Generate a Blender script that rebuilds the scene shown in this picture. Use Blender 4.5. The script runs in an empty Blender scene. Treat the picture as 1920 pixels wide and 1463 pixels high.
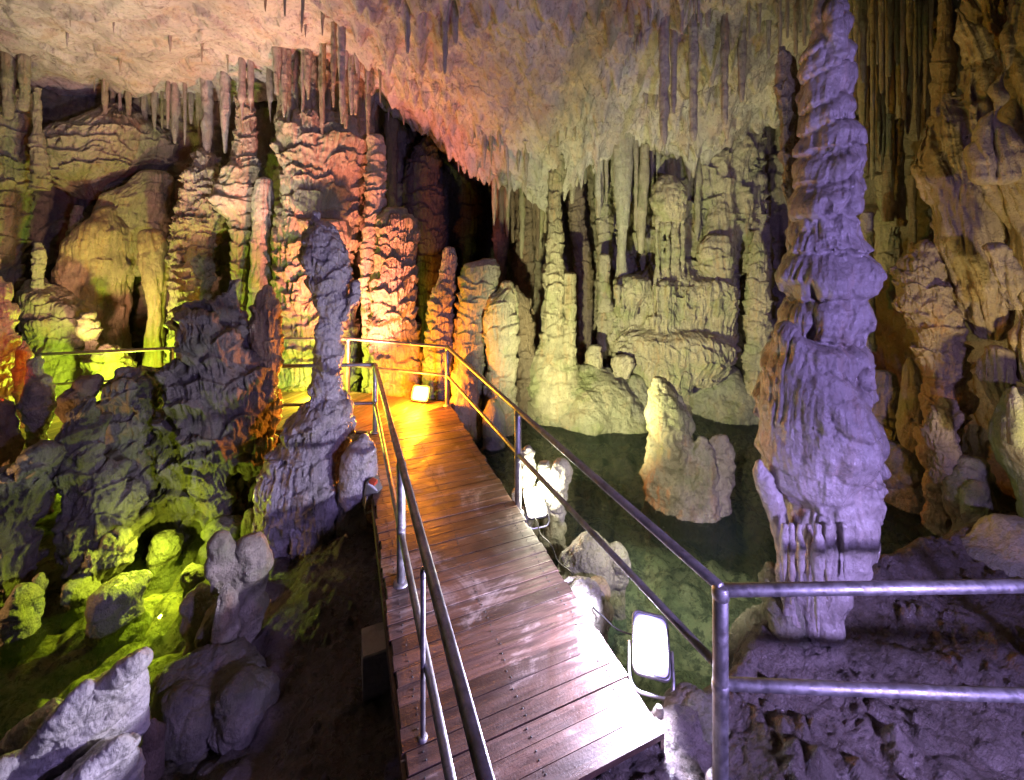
import bpy, math, random
import numpy as np
from mathutils import Vector, Matrix

SC = bpy.context.scene
COL = SC.collection
F, CX, HZ, CAMZ = 794.0, 960.0, 450.0, 2.85
rng = random.Random(7)

# ------------------------------------------------------------------ camera
cam_d = bpy.data.cameras.new("camera")
cam = bpy.data.objects.new("camera", cam_d)
COL.objects.link(cam)
cam.location = (0, 0, CAMZ)
cam.rotation_euler = (math.radians(90), 0, 0)
cam_d.sensor_width = 36
cam_d.lens = 36 * F / 1920
cam_d.shift_y = -(731.5 - HZ) / 1920
cam_d.clip_start = 0.05
cam_d.clip_end = 200
SC.camera = cam

# ------------------------------------------------------------------ world: an underground cave, hardly any stray light
world = bpy.data.worlds.new("World")
SC.world = world
world.use_nodes = True
world.node_tree.nodes["Background"].inputs[0].default_value = (0.55, 0.5, 0.75, 1)
world.node_tree.nodes["Background"].inputs[1].default_value = 0.012
SC.view_settings.view_transform = 'Standard'
SC.view_settings.look = 'None'
SC.view_settings.exposure = 0
SC.view_settings.gamma = 1
SC.cycles.use_denoising = True
SC.cycles.max_bounces = 6
SC.cycles.diffuse_bounces = 3
SC.cycles.transparent_max_bounces = 8
SC.cycles.sample_clamp_indirect = 4.0
SC.cycles.caustics_reflective = False
SC.cycles.caustics_refractive = False

# ------------------------------------------------------------------ the cave's coloured lamps, plus unseen lights added among them
def light(name, loc, color, power, radius=0.08, target=None, angle=150, blend=0.6, parent=None):
    d = bpy.data.lights.new(name, 'SPOT' if target else 'POINT')
    d.color = color
    d.energy = power
    d.shadow_soft_size = radius
    o = bpy.data.objects.new(name, d)
    COL.objects.link(o)
    o.location = loc
    if target:
        d.spot_size = math.radians(angle)
        d.spot_blend = blend
        o.rotation_euler = (Vector(target) - Vector(loc)).to_track_quat('-Z', 'Y').to_euler()
    return o

VIOLET = (0.45, 0.345, 1.0)
LIGHTS = [
    ("violet_light", (3.3, -.7, 2.15), VIOLET, 860, .16, (.6, 4.5, 1.0), 116, .55),
    ("white_lamp_light", (0.95, 2.94, 0.26), (.74, .69, 1.0), 700, .06, (-1.4, 2.2, .10), 166, .4),
    ("yellow_white_lamp_light", (0.27, 4.66, 0.12), (1.0, .93, .70), 50, .06, None, 0, 0),
    ("added_pool_light", (0.35, 5.0, .14), (.97, .98, .46), 1800, .07, (2.3, 8.6, 1.5), 104, .85),  # added unseen light, throws the white floodlight's glow onto the far wall
    ("violet_light", (2.7, .3, 1.6), (.52, .42, 1.0), 560, .08, (1.55, 2.3, 0), 84, .7),  # extra unseen light, added to brighten the muddy bank
    ("added_bed_light", (1.25, 3.1, 1.0), (1.0, .95, .70), 270, .03, (1.9, 5.6, -1.0), 96, .8),  # no such lamp at the railing: added to light the pool bed
    ("added_warm_light", (-7.4, 7.2, .7), (1.0, .52, .34), 330, .08, (-8.3, 9.6, 3.6), 110, .8),  # unseen light added to brighten the back wall on the stream side
    ("orange_lamp_light", (-1.66, 7.16, .26), (1.0, .27, .012), 470, .09, None, 0, 0),
    ("pink_lamp_light", (-2.75, 6.9, .32), (1.0, .27, .17), 2300, .08, (-3.3, 8.9, 3.5), 95, .8),
    ("yellow_lamp_light", (-3.5, 7.6, .15), (.86, 1.0, .07), 170, .08, None, 0, 0),
    ("green_lamp_light", (-3.95, 4.75, -.58), (.80, 1.0, .07), 32, .02, None, 0, 0),
    ("green_lamp_light", (-3.3, 5.0, .25), (.80, 1.0, .05), 330, .02, (-4.3, 3.9, -1.1), 74, .6),
    ("green_lamp_light", (-6.9, 7.3, .1), (.66, 1.0, .05), 420, .08, None, 0, 0),
    ("red_lamp_light", (-6.1, 4.9, .9), (1.0, .11, .015), 280, .08, (-8.2, 6.4, 1.4), 140, .6),
    ("orange_lamp_light", (-6.6, 3.6, -.3), (1.0, .50, .16), 240, .08, (-5.2, 5.2, -.1), 110, .7),
    ("peach_lamp_light", (-5.3, 6.75, 1.25), (1.0, .80, .68), 1500, .12, (-6.0, 6.8, 6.6), 108, .9),
    ("violet_light", (1.3, .4, 2.3), (.56, .46, 1.0), 300, .08, (-.3, 6.6, 6.4), 76, .9),
    ("amber_lamp_light", (4.9, 3.0, .7), (1.0, .80, .34), 250, .10, (5.9, 4.3, 2.4), 140, .8),
    ("olive_lamp_light", (3.3, 5.9, -.3), (1.0, 1.0, .42), 420, .10, (2.6, 7.6, 5.2), 84, .9),
]
for L in LIGHTS:
    light(*L)

# ------------------------------------------------------------------ noise in numpy
f32 = np.float32
def _hash(ix, iy, iz, seed=0):
    h = (ix.astype(np.uint32) * np.uint32(374761393) + iy.astype(np.uint32) * np.uint32(668265263)
         + iz.astype(np.uint32) * np.uint32(2246822519) + np.uint32((seed * 3266489917) & 0xffffffff))
    h = (h ^ (h >> np.uint32(13))) * np.uint32(1274126177)
    h = (h ^ (h >> np.uint32(15))) * np.uint32(2654435761)
    return h ^ (h >> np.uint32(16))
def rnd(ix, iy, seed):
    return (_hash(ix, iy, np.zeros_like(ix), seed) & np.uint32(0xffff)).astype(f32) / f32(65535)
def perlin(x, y, z, seed=0):
    x = np.asarray(x, f32); y = np.asarray(y, f32); z = np.asarray(z, f32)
    x, y, z = np.broadcast_arrays(x, y, z)
    fx = np.floor(x); fy = np.floor(y); fz = np.floor(z)
    ix = fx.astype(np.int32); iy = fy.astype(np.int32); iz = fz.astype(np.int32)
    x = x - fx; y = y - fy; z = z - fz
    u = x * x * x * (x * (x * 6 - 15) + 10); v = y * y * y * (y * (y * 6 - 15) + 10); w = z * z * z * (z * (z * 6 - 15) + 10)
    def g(dx, dy, dz):
        h = _hash(ix + dx, iy + dy, iz + dz, seed)
        gx = (h & np.uint32(1023)).astype(f32) * f32(1 / 511.5) - 1
        gy = ((h >> np.uint32(10)) & np.uint32(1023)).astype(f32) * f32(1 / 511.5) - 1
        gz = ((h >> np.uint32(20)) & np.uint32(1023)).astype(f32) * f32(1 / 511.5) - 1
        return gx * (x - dx) + gy * (y - dy) + gz * (z - dz)
    a = g(0, 0, 0); a += u * (g(1, 0, 0) - a)
    b = g(0, 1, 0); b += u * (g(1, 1, 0) - b)
    a += v * (b - a)
    c = g(0, 0, 1); c += u * (g(1, 0, 1) - c)
    d = g(0, 1, 1); d += u * (g(1, 1, 1) - d)
    c += v * (d - c)
    return a + w * (c - a)
def fbm(x, y, z, octv=3, seed=0, gain=.5):
    s = 0; a = 1.0
    for i in range(octv):
        s = s + a * perlin(x, y, z, seed + i * 17)
        x = x * 2.07; y = y * 2.07; z = z * 2.07; a *= gain
    return s
def worley(x, y, z, seed=0):
    fx = np.floor(x).astype(np.int32); fy = np.floor(y).astype(np.int32); fz = np.floor(z).astype(np.int32)
    best = np.full(x.shape, 9.0, f32)
    for i in (-1, 0, 1):
        for j in (-1, 0, 1):
            for k in (-1, 0, 1):
                h = _hash(fx + i, fy + j, fz + k, seed)
                px = fx + i + (h & np.uint32(1023)).astype(f32) / 1023
                py = fy + j + ((h >> np.uint32(10)) & np.uint32(1023)).astype(f32) / 1023
                pz = fz + k + ((h >> np.uint32(20)) & np.uint32(1023)).astype(f32) / 1023
                d = (x - px) ** 2 + (y - py) ** 2 + (z - pz) ** 2
                best = np.minimum(best, d)
    return np.sqrt(best)
def sstep(a, b, x):
    t = np.clip((x - a) / (b - a), 0, 1)
    return t * t * (3 - 2 * t)
def tongues(sc, zr, ncols, seed, top, ln, fringe, fl, kf, droop=.5):
    """overlapping dripstone shelves: 0..1 over column coordinate sc and row coordinate zr"""
    fr = perlin(sc * kf, zr * .35, np.zeros_like(sc), seed + 5)
    groove = np.clip(np.abs(fr) * 3.2, 0, 1) ** .55          # 0 in a groove, 1 on a rib
    c0 = np.floor(sc).astype(np.int32); r0 = np.floor(zr).astype(np.int32)
    out = np.zeros(sc.shape, f32)
    for dj in (-1, 0, 1):
        rj = r0 + dj
        for di in (-1, 0, 1):
            ci = c0 + di
            cm = np.mod(ci, ncols) if ncols else ci
            a = .35 + .65 * rnd(cm, rj, seed + 1)
            wd = .55 + .55 * rnd(cm, rj, seed + 2)
            cen = ci + .5 + (rnd(cm, rj, seed + 3) - .5) * .7 + .5 * (rj & 1)
            zk = rj + .5 + (rnd(cm, rj, seed + 4) - .5) * .8
            ds = (sc - cen) / wd
            hump = np.clip(1 - ds * ds, 0, 1)
            d = zk + droop * (.35 - ds * ds) - zr + fringe * (groove - .6)
            up = np.clip(1 + d / top, 0, 1)
            up = np.sqrt(np.clip(1 - (1 - up) ** 2, 0, 1)) if top > .5 else up * up * (3 - 2 * up)
            dn = np.clip(1 - d / ln, 0, 1)
            dn = dn * dn * (3 - 2 * dn) if ln < .5 else dn ** .8
            t = np.where(d < 0, up, dn)
            val = a * np.sqrt(hump) * t
            if fl:
                gd = sstep(-.1, .12, d) if ln > .5 else sstep(-.55, .05, d)
                val = val * (1 - fl * (1 - groove) * gd)
            out = np.maximum(out, val)
    return out

# ------------------------------------------------------------------ mesh helpers
def quads_grid(m, n, wrap):
    i = np.arange(m - 1)[:, None]; j = np.arange(n if wrap else n - 1)[None, :]
    j2 = (j + 1) % n
    q = np.stack([i * n + j, i * n + j2, (i + 1) * n + j2, (i + 1) * n + j], -1)
    return q.reshape(-1, 4)
def mesh_from(name, pieces, smooth=True, origin=None):
    vs, fs, k = [], [], 0
    for v, q in pieces:
        vs.append(np.asarray(v, f32).reshape(-1, 3)); fs.append(np.asarray(q, np.int32).reshape(-1, 4) + k); k += len(vs[-1])
    v = np.concatenate(vs); q = np.concatenate(fs)
    if origin is not None:
        v = v - np.asarray(origin, f32)
    me = bpy.data.meshes.new(name)
    me.vertices.add(len(v)); me.vertices.foreach_set("co", v.ravel())
    me.loops.add(q.size); me.loops.foreach_set("vertex_index", q.ravel())
    me.polygons.add(len(q)); me.polygons.foreach_set("loop_start", np.arange(0, q.size, 4, dtype=np.int32))
    me.update(calc_edges=True)
    me.validate()
    me.polygons.foreach_set("use_smooth", np.full(len(me.polygons), smooth, dtype=bool))
    return me
def tag(o, label=None, cat=None, group=None, kind=None):
    if label: o["label"] = label
    if cat: o["category"] = cat
    if group: o["group"] = group
    if kind: o["kind"] = kind
    return o
def obj(name, pieces, mat, parent=None, smooth=True, origin=None):
    me = mesh_from(name, pieces, smooth, origin)
    o = bpy.data.objects.new(name, me)
    me.materials.append(mat)
    COL.objects.link(o)
    if origin is not None: o.location = origin
    if parent: o.parent = parent
    return o
def empty(name, loc, label, cat, group=None):
    o = bpy.data.objects.new(name, None)
    COL.objects.link(o); o.location = loc
    o.empty_display_size = .1
    return tag(o, label, cat, group, "thing")
def at(u, v, Y):
    return np.array([(u - CX) / F * Y, Y, CAMZ - (v - HZ) / F * Y])
def box(c, ax, ay, az, hx, hy, hz, ch=0.0):
    """box with optional small chamfer on its long top edges; axes are unit vectors"""
    c = np.array(c, float); ax = np.array(ax, float); ay = np.array(ay, float); az = np.array(az, float)
    pr = [(-hy, -hz), (hy, -hz), (hy, hz - ch), (hy - ch, hz), (-hy + ch, hz), (-hy, hz - ch)] if ch else [(-hy, -hz), (hy, -hz), (hy, hz), (-hy, hz)]
    n = len(pr)
    v = [c + sx * hx * ax + y * ay + z * az for sx in (-1, 1) for y, z in pr]
    q = [[i, (i + 1) % n, n + (i + 1) % n, n + i] for i in range(n)]
    if n == 6:
        q += [[0, 5, 2, 1], [5, 4, 3, 2], [n, n + 1, n + 2, n + 5], [n + 5, n + 2, n + 3, n + 4]]
    else:
        q += [[0, 3, 2, 1], [4, 5, 6, 7]]
    return np.array(v), np.array(q)
def tube(pts, r, n=14, cap=True):
    pts = [np.array(p, float) for p in pts]
    rings = []
    tang = []
    for i in range(len(pts)):
        a = pts[i] - pts[i - 1] if i else pts[1] - pts[0]
        b = pts[i + 1] - pts[i] if i < len(pts) - 1 else a
        t = a / np.linalg.norm(a) + b / np.linalg.norm(b)
        tang.append(t / np.linalg.norm(t))
    ref = np.array([0, 0, 1.0]) if abs(tang[0][2]) < .9 else np.array([0, 1.0, 0])
    x = np.cross(tang[0], ref); x /= np.linalg.norm(x)
    th = np.arange(n) * 2 * math.pi / n
    ps = []
    for p, t in zip(pts, tang):
        x = x - t * (x @ t); x /= np.linalg.norm(x)
        y = np.cross(t, x)
        ps.append((p, x, y, t))
    rr = [(ps[0], 0.001), (ps[0], r * .8)] if cap else []
    rr += [(q, r) for q in ps]
    rr += [(ps[-1], r * .8), (ps[-1], 0.001)] if cap else []
    for k, ((p, x, y, t), rad) in enumerate(rr):
        off = 0
        if cap and k < 2: off = -r * .25
        if cap and k >= len(rr) - 2: off = r * .25
        rings.append(p + off * t + rad * (np.cos(th)[:, None] * x + np.sin(th)[:, None] * y))
    v = np.array(rings)
    return v, quads_grid(len(rings), n, True)
def arc(p0, corner, p1, k=6):
    p0, corner, p1 = map(lambda q: np.array(q, float), (p0, corner, p1))
    return [(1 - t) ** 2 * p0 + 2 * t * (1 - t) * corner + t * t * p1 for t in np.linspace(0, 1, k)]

# ------------------------------------------------------------------ the rock builder: rings that follow a formation's outline, with dripstone relief
def loft(o, Y, dep=.9, A=0.0, h=.3, w=.4, mode='shelf', fl=.5, kf=5.0, Af=0.0, kfm=9.0, slant=0.0, An=.03, fn=2.2,
         Al=0.0, lf=5.0, rims=None, Ar=0.0, cap=.6, capb=0.0, seed=0, sp=None, vary=.06, fringe=None, tail=.3, droop=.48):
    o = np.array(o, float)
    if not capb:
        o = np.vstack([o, o[-1] + np.array([tail * F / Y, 0, 0])])
    z = CAMZ - (o[:, 0] - HZ) / F * Y
    uc = (o[:, 1] + o[:, 2]) / 2; hw = (o[:, 2] - o[:, 1]) / 2
    sp = sp or max(.006, Y * .0021)
    zs = np.arange(z[0], z[-1], -sp)
    ucs = np.interp(-zs, -z, uc); hws = np.interp(-zs, -z, hw)
    k = max(1, int(.035 / sp * Y / 5)) * 2 + 1
    ker = np.hanning(k + 2)[1:-1]; ker /= ker.sum()
    pad = k // 2
    sm = lambda q: np.convolve(np.pad(q, pad, mode='edge'), ker, mode='valid')
    ucs, hws = sm(ucs), sm(hws)
    if cap:
        ch = cap * hws[0] / F * Y
        m = max(5, int(ch * 1.5 / sp)); a = np.linspace(math.pi / 2, 0, m, endpoint=False)
        zs = np.r_[z[0] + ch * np.sin(a), zs]; ucs = np.r_[np.full(m, ucs[0]), ucs]; hws = np.r_[hws[0] * np.maximum(np.cos(a), .004), hws]
    if capb:
        ch = capb * hws[-1] / F * Y
        m = max(5, int(ch * 1.5 / sp)); a = np.linspace(math.pi / 2, 0, m, endpoint=False)[::-1]
        zs = np.r_[zs, z[-1] - ch * np.sin(a)]; ucs = np.r_[ucs, np.full(m, ucs[-1])]; hws = np.r_[hws, hws[-1] * np.maximum(np.cos(a), .004)]
    zs = np.r_[zs, zs[-1] - 1e-4]; ucs = np.r_[ucs, ucs[-1]]; hws = np.r_[hws, hws[-1] * .004]
    if not cap:
        zs = np.r_[zs[0] + 1e-4, zs]; ucs = np.r_[ucs[0], ucs]; hws = np.r_[hws[0] * .004, hws]
    M = len(zs)
    xc = (ucs - CX) / F * Y
    phi = np.arctan2(xc.mean(), Y)
    e1 = np.array([math.cos(phi), -math.sin(phi)]); e2 = np.array([math.sin(phi), math.cos(phi)])
    a = hws / F * Y * math.cos(phi)
    Rm = max(.02, np.percentile(a, 70))
    kk = .45
    n = int(np.clip(2 * math.pi * Rm * (.5 + .5 * dep) * (1 - kk) / sp, 20, 520))
    t = np.arange(n) / n
    th = 2 * math.pi * t - kk * np.sin(2 * math.pi * t)
    S, C = np.sin(th)[None, :], np.cos(th)[None, :]
    A_ = a[:, None]
    seed = int(seed)
    wob = vary * Rm * perlin(np.zeros(M), zs / (2.5 * Rm + .2), np.full(M, seed * 1.37), 3)
    cx = xc + wob * e1[0]; cy = Y + wob * e1[1]
    def place(r1, r2):
        X = cx[:, None] + e1[0] * S * r1 - e2[0] * C * r2
        Yy = cy[:, None] + e1[1] * S * r1 - e2[1] * C * r2
        return X, Yy
    Z = np.repeat(zs[:, None], n, 1).astype(f32)
    bx, by = place(A_, A_ * dep)
    bx = bx.astype(f32); by = by.astype(f32)
    off = f32(seed * 3.7)
    D = np.zeros_like(Z)
    warp = fbm(bx * 1.6 + off, by * 1.6, Z * 1.6, 3, 11, .6)
    sA = (th * Rm)[None, :].astype(f32)
    SS = np.repeat(sA, M, 0)
    if A:
        ncols = max(3, round(2 * math.pi * Rm / w))
        sc = SS / f32(2 * math.pi * Rm) * ncols + f32(slant) * Z + warp * .25
        zr = Z / f32(h) + warp * .8
        fr = fringe if fringe is not None else (.05 if mode == 'shelf' else .3)
        if mode == 'shelf':
            T = tongues(sc, zr, ncols, seed, .16, 1.25, fr, fl, kf, droop)
        else:
            T = tongues(sc, zr, ncols, seed, .95, .16, fr, fl, kf, droop)
        D += A * (T - .55)
    if rims is not None:
        zrim = np.sort(CAMZ - (np.array(rims, float) - HZ) / F * Y)[::-1].astype(f32)
        gap = np.mean(np.abs(np.diff(zrim))) if len(zrim) > 1 else .3
        rib = np.clip(np.abs(perlin(SS * kfm, Z * 1.3, np.full_like(Z, off), seed + 9)) * 3.0, 0, 1) ** .6
        rib2 = np.clip(np.abs(perlin(SS * kfm * 2.1, Z * 2.3, np.full_like(Z, off), seed + 19)) * 3.0, 0, 1) ** .6
        zw = Z + gap * (.16 * warp + .26 * perlin(SS * 1.3, Z * .2, np.full_like(Z, off), seed + 2) + .16 * perlin(SS * 3.3, Z * .3, np.full_like(Z, off), seed + 3)) + gap * .13 * (rib - .7)
        idx = np.searchsorted(-zrim, -zw.ravel()).reshape(zw.shape)      # number of rims above
        ze = np.r_[zrim[0] + gap, zrim, zrim[-1] - gap].astype(f32)
        up = ze[np.clip(idx, 0, len(ze) - 1)]; lo = ze[np.clip(idx + 1, 0, len(ze) - 1)]
        tt = np.clip((up - zw) / np.maximum(up - lo, 1e-4), 0, 1)
        dome = np.sqrt(np.clip(1 - (1 - np.clip(tt / .72, 0, 1)) ** 2, 0, 1))
        under = 1 - sstep(.86, 1.0, tt)
        amp = .6 + .7 * perlin(SS * .9, idx.astype(f32) * 7.3, np.full_like(Z, off), seed + 4)
        D += Ar * amp * (dome * under - .6)
        drp = sstep(-.15, .2, perlin(SS * 1.7, Z * 1.1, np.full_like(Z, off), seed + 6))
        D -= Ar * fl * (1 - rib * (.7 + .3 * rib2)) * drp * sstep(.42, .8, tt) * (1 - sstep(.95, 1, tt))
    if Af:
        q = SS + slant * Z + warp * .10
        rb = np.abs(perlin(q * kfm, Z * .55, np.full_like(Z, off), seed + 29))
        rb2 = np.abs(perlin(q * kfm * 2.3, Z * .9, np.full_like(Z, off), seed + 31))
        D += Af * (np.clip(rb * 2.6, 0, 1) ** .6 + .4 * np.clip(rb2 * 2.6, 0, 1) ** .6 - .8)
    if Al:
        W = worley(bx * lf + warp * .6 + off, by * lf, Z * lf * .9 + warp * .5, seed)
        D += Al * (.55 - np.clip(W, 0, 1.1) ** 1.6)
    if An:
        D += An * fbm(bx * fn + off, by * fn, Z * fn, 4, seed, .55) * 1.3
    tot = A * .5 + Af + Al * .6 + An + Ar * .8 + 1e-5
    D *= np.clip(A_ / (2.0 * tot), 0, 1) ** .8
    r1 = np.maximum(A_ + D, A_ * .12); r2 = np.maximum(A_ * dep + D, A_ * dep * .12)
    X, Yy = place(r1, r2)
    zj = 0
    if An:
        zj = (.25 * An * perlin(bx * 3.1, by * 3.1, Z * 3.1 + off, seed + 41)) * np.clip(A_ / (2 * tot), 0, 1)
    V = np.stack([X, Yy, Z + zj], -1)
    return V.reshape(-1, 3), quads_grid(M, n, True)[:, ::-1]

def fuse(pieces, vox, it=6, A=0.0, h=.25, w=.3, fl=.6, kf=5, Af=0.0, kfm=8, An=.04, fn=2.0, Al=0.0, lf=4.0, slant=0.0, seed=0, Ad=.0, droop=.62):
    """grow several pieces together into one continuous skin, then carve dripstone relief along its normals"""
    me = mesh_from('skin', pieces)
    ob = bpy.data.objects.new('skin', me); COL.objects.link(ob)
    md = ob.modifiers.new('r', 'REMESH'); md.mode = 'VOXEL'; md.voxel_size = vox; md.adaptivity = 0
    dg = bpy.context.evaluated_depsgraph_get()
    ev = ob.evaluated_get(dg); m2 = ev.to_mesh()
    v = np.empty(len(m2.vertices) * 3, f32); m2.vertices.foreach_get('co', v); v = v.reshape(-1, 3)
    q = np.empty(len(m2.loops), np.int32); m2.loops.foreach_get('vertex_index', q)
    q = q.reshape(-1, 4)
    ev.to_mesh_clear()
    bpy.data.objects.remove(ob); bpy.data.meshes.remove(me)
    e0 = np.concatenate([q[:, i] for i in range(4)]); e1 = np.concatenate([q[:, (i + 1) % 4] for i in range(4)])
    a = np.r_[e0, e1]; b = np.r_[e1, e0]; n = len(v)
    deg = np.bincount(a, minlength=n).astype(f32)[:, None]
    for k in range(it):
        s_ = np.stack([np.bincount(a, weights=v[b, i], minlength=n) for i in range(3)], 1) / deg
        v = (v + .7 * (s_ - v)).astype(f32)
    fn_ = np.cross(v[q[:, 2]] - v[q[:, 0]], v[q[:, 3]] - v[q[:, 1]])
    N = np.zeros((n, 3))
    for i in range(4):
        for c in range(3): N[:, c] += np.bincount(q[:, i], weights=fn_[:, c], minlength=n)
    N = (N / np.maximum(np.linalg.norm(N, axis=1), 1e-9)[:, None]).astype(f32)
    x, y, z = v[:, 0], v[:, 1], v[:, 2]
    c = v.mean(0); phi = math.atan2(c[0], c[1])
    S = (x - c[0]) * math.cos(phi) - (y - c[1]) * math.sin(phi)
    S = S if slant else S + .6 * ((x - c[0]) * math.sin(phi) + (y - c[1]) * math.cos(phi)) * np.sign(S)
    off = f32(seed * 3.7)
    warp = fbm(x * 1.6 + off, y * 1.6, z * 1.6, 2, 11)
    D = np.zeros(n, f32)
    if A:
        T = tongues((S / w + slant * z + warp * .3).astype(f32), (z / h + warp * .6).astype(f32), 0, seed, .18, 1.2, .08, fl, kf, droop)
        D += A * (T - .45)
    side = np.clip(1.15 - np.abs(N[:, 2]), 0, 1)
    if Af:
        qq = S + slant * z + warp * .1
        rb = np.abs(perlin(qq * kfm, z * .6 + off, x * 0, seed + 29)); rb2 = np.abs(perlin(qq * kfm * 2.2, z * 1.0 + off, x * 0, seed + 31))
        gate = 1.0 if slant else .35 + .65 * sstep(-.2, .25, perlin(x * 2 + off, y * 2, z * 2.5, seed + 33))
        D += Af * side * gate * (np.clip(rb * 2.6, 0, 1) ** .6 + .45 * np.clip(rb2 * 2.6, 0, 1) ** .6 - .9)
    if Al:
        W = worley(x * lf + warp * .6 + off, y * lf, z * lf * .9 + warp * .5, seed)
        D += Al * (.5 - np.clip(W, 0, 1.1) ** 1.7)
        W = worley(x * lf * 2.4 + warp * .6 + off, y * lf * 2.4, z * lf * 2.2 + warp * .5, seed + 1)
        D += Al * .35 * (.5 - np.clip(W, 0, 1.1) ** 1.7)
    if Ad:
        W = worley(x * 11 + off, y * 11, z * 4.2, seed + 3)
        g2 = sstep(-.1, .2, perlin(x * 2.6 + off, y * 2.6, z * 2.6, seed + 35))
        D += Ad * g2 * (.55 - np.clip(W, 0, 1) ** 1.2)
    if An:
        D += An * 1.3 * fbm(x * fn + off, y * fn, z * fn, 5, seed, .55)
    return v + N * D[:, None], q

# ------------------------------------------------------------------ materials
class NT:
    def __init__(s, name):
        s.m = bpy.data.materials.new(name); s.m.use_nodes = True
        s.t = s.m.node_tree; s.n = s.t.nodes; s.l = s.t.links
        s.b = s.n["Principled BSDF"]; s.out = s.n["Material Output"]
    def node(s, typ, **kw):
        q = s.n.new(typ)
        for k, v in kw.items(): setattr(q, k, v)
        return q
    def link(s, a, b): s.l.new(a, b)
    def pos(s, scale=(1, 1, 1)):
        g = s.node('ShaderNodeNewGeometry'); mp = s.node('ShaderNodeMapping')
        mp.inputs['Scale'].default_value = scale
        s.link(g.outputs['Position'], mp.inputs['Vector']); return mp.outputs[0]
    def noise(s, vec, scale, detail=4, rough=.55, dist=0):
        q = s.node('ShaderNodeTexNoise'); q.inputs['Scale'].default_value = scale
        q.inputs['Detail'].default_value = detail; q.inputs['Roughness'].default_value = rough; q.inputs['Distortion'].default_value = dist
        if vec: s.link(vec, q.inputs['Vector'])
        return q.outputs['Fac']
    def voro(s, vec, scale, feature='F1'):
        q = s.node('ShaderNodeTexVoronoi', feature=feature); q.inputs['Scale'].default_value = scale
        if vec: s.link(vec, q.inputs['Vector'])
        return q.outputs['Distance']
    def ramp(s, fac, stops):
        q = s.node('ShaderNodeValToRGB'); e = q.color_ramp.elements
        while len(e) < len(stops): e.new(.5)
        for k, (p, c) in enumerate(stops):
            e[k].position = p; e[k].color = (*c, 1) if len(c) == 3 else c
        s.link(fac, q.inputs[0]); return q.outputs[0]
    def rng(s, fac, a, b, c=0, d=1):
        q = s.node('ShaderNodeMapRange'); q.interpolation_type = 'SMOOTHSTEP'
        for i, v in zip((1, 2, 3, 4), (a, b, c, d)): q.inputs[i].default_value = v
        s.link(fac, q.inputs[0]); return q.outputs[0]
    def mix(s, fac, a, b, blend='MIX'):
        q = s.node('ShaderNodeMix', data_type='RGBA', blend_type=blend)
        for sock, v in ((q.inputs[0], fac), (q.inputs[6], a), (q.inputs[7], b)):
            if hasattr(v, 'is_linked'): s.link(v, sock)
            elif isinstance(v, (int, float)): sock.default_value = v
            else: sock.default_value = (*v, 1)
        return q.outputs[2]
    def math(s, op, a, b):
        q = s.node('ShaderNodeMath', operation=op)
        for sock, v in zip(q.inputs, (a, b)):
            if hasattr(v, 'is_linked'): s.link(v, sock)
            else: sock.default_value = v
        return q.outputs[0]
    def bump(s, h, dist, strength=1.0, prev=None):
        q = s.node('ShaderNodeBump'); q.inputs['Distance'].default_value = dist; q.inputs['Strength'].default_value = strength
        s.link(h, q.inputs['Height'])
        if prev: s.link(prev, q.inputs['Normal'])
        return q.outputs[0]

def rock_mat(name, base, alt, stain, stain_amt=.4, rough=.55, fine=1.0, wet=.0, streak=.5, moss=None, moss_amt=.0):
    t = NT(name)
    p = t.pos(); ps = t.pos((1, 1, .16)); pl = t.pos((1, 1, 2.2))
    big = t.noise(p, .9, 5, .6, .4)
    c = t.mix(t.rng(big, .35, .65), base, alt)
    st = t.noise(ps, 4.5, 5, .65, .3)
    c = t.mix(t.math('MULTIPLY', t.rng(st, .52, .72), stain_amt), c, stain)
    s2 = t.noise(ps, 13, 4, .6)
    c = t.mix(t.math('MULTIPLY', t.rng(s2, .45, .75), streak), c, tuple(q * .45 for q in base))
    fm = t.noise(p, 26, 8, .68)
    c = t.mix(t.math('MULTIPLY', t.rng(fm, .50, .68), .55), c, tuple(q * .38 for q in base))
    sp = t.noise(p, 9, 6, .7)
    c = t.mix(t.math('MULTIPLY', t.rng(sp, .56, .70), .5), c, tuple(min(.8, q * 1.5) for q in base))
    if moss:
        mm = t.noise(p, 1.7, 6, .65)
        c = t.mix(t.math('MULTIPLY', t.rng(mm, .48, .62), moss_amt), c, moss)
    t.link(c, t.b.inputs['Base Color'])
    r = t.rng(t.noise(p, 6, 4), .35, .65, rough - .13, rough + .15)
    t.link(r, t.b.inputs['Roughness'])
    b1 = t.bump(t.noise(t.pos((1, 1, .45)), 16, 8, .66), .065 * fine, 1.0)
    b2 = t.bump(t.voro(p, 42), .010 * fine, .6, b1)
    b3 = t.bump(t.noise(p, 70, 5, .68), .016 * fine, .9, b2)
    t.link(b3, t.b.inputs['Normal'])
    if wet:
        t.b.inputs['Coat Weight'].default_value = wet
        t.b.inputs['Coat Roughness'].default_value = .16
        t.link(b1, t.b.inputs['Coat Normal'])
    return t.m

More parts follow.
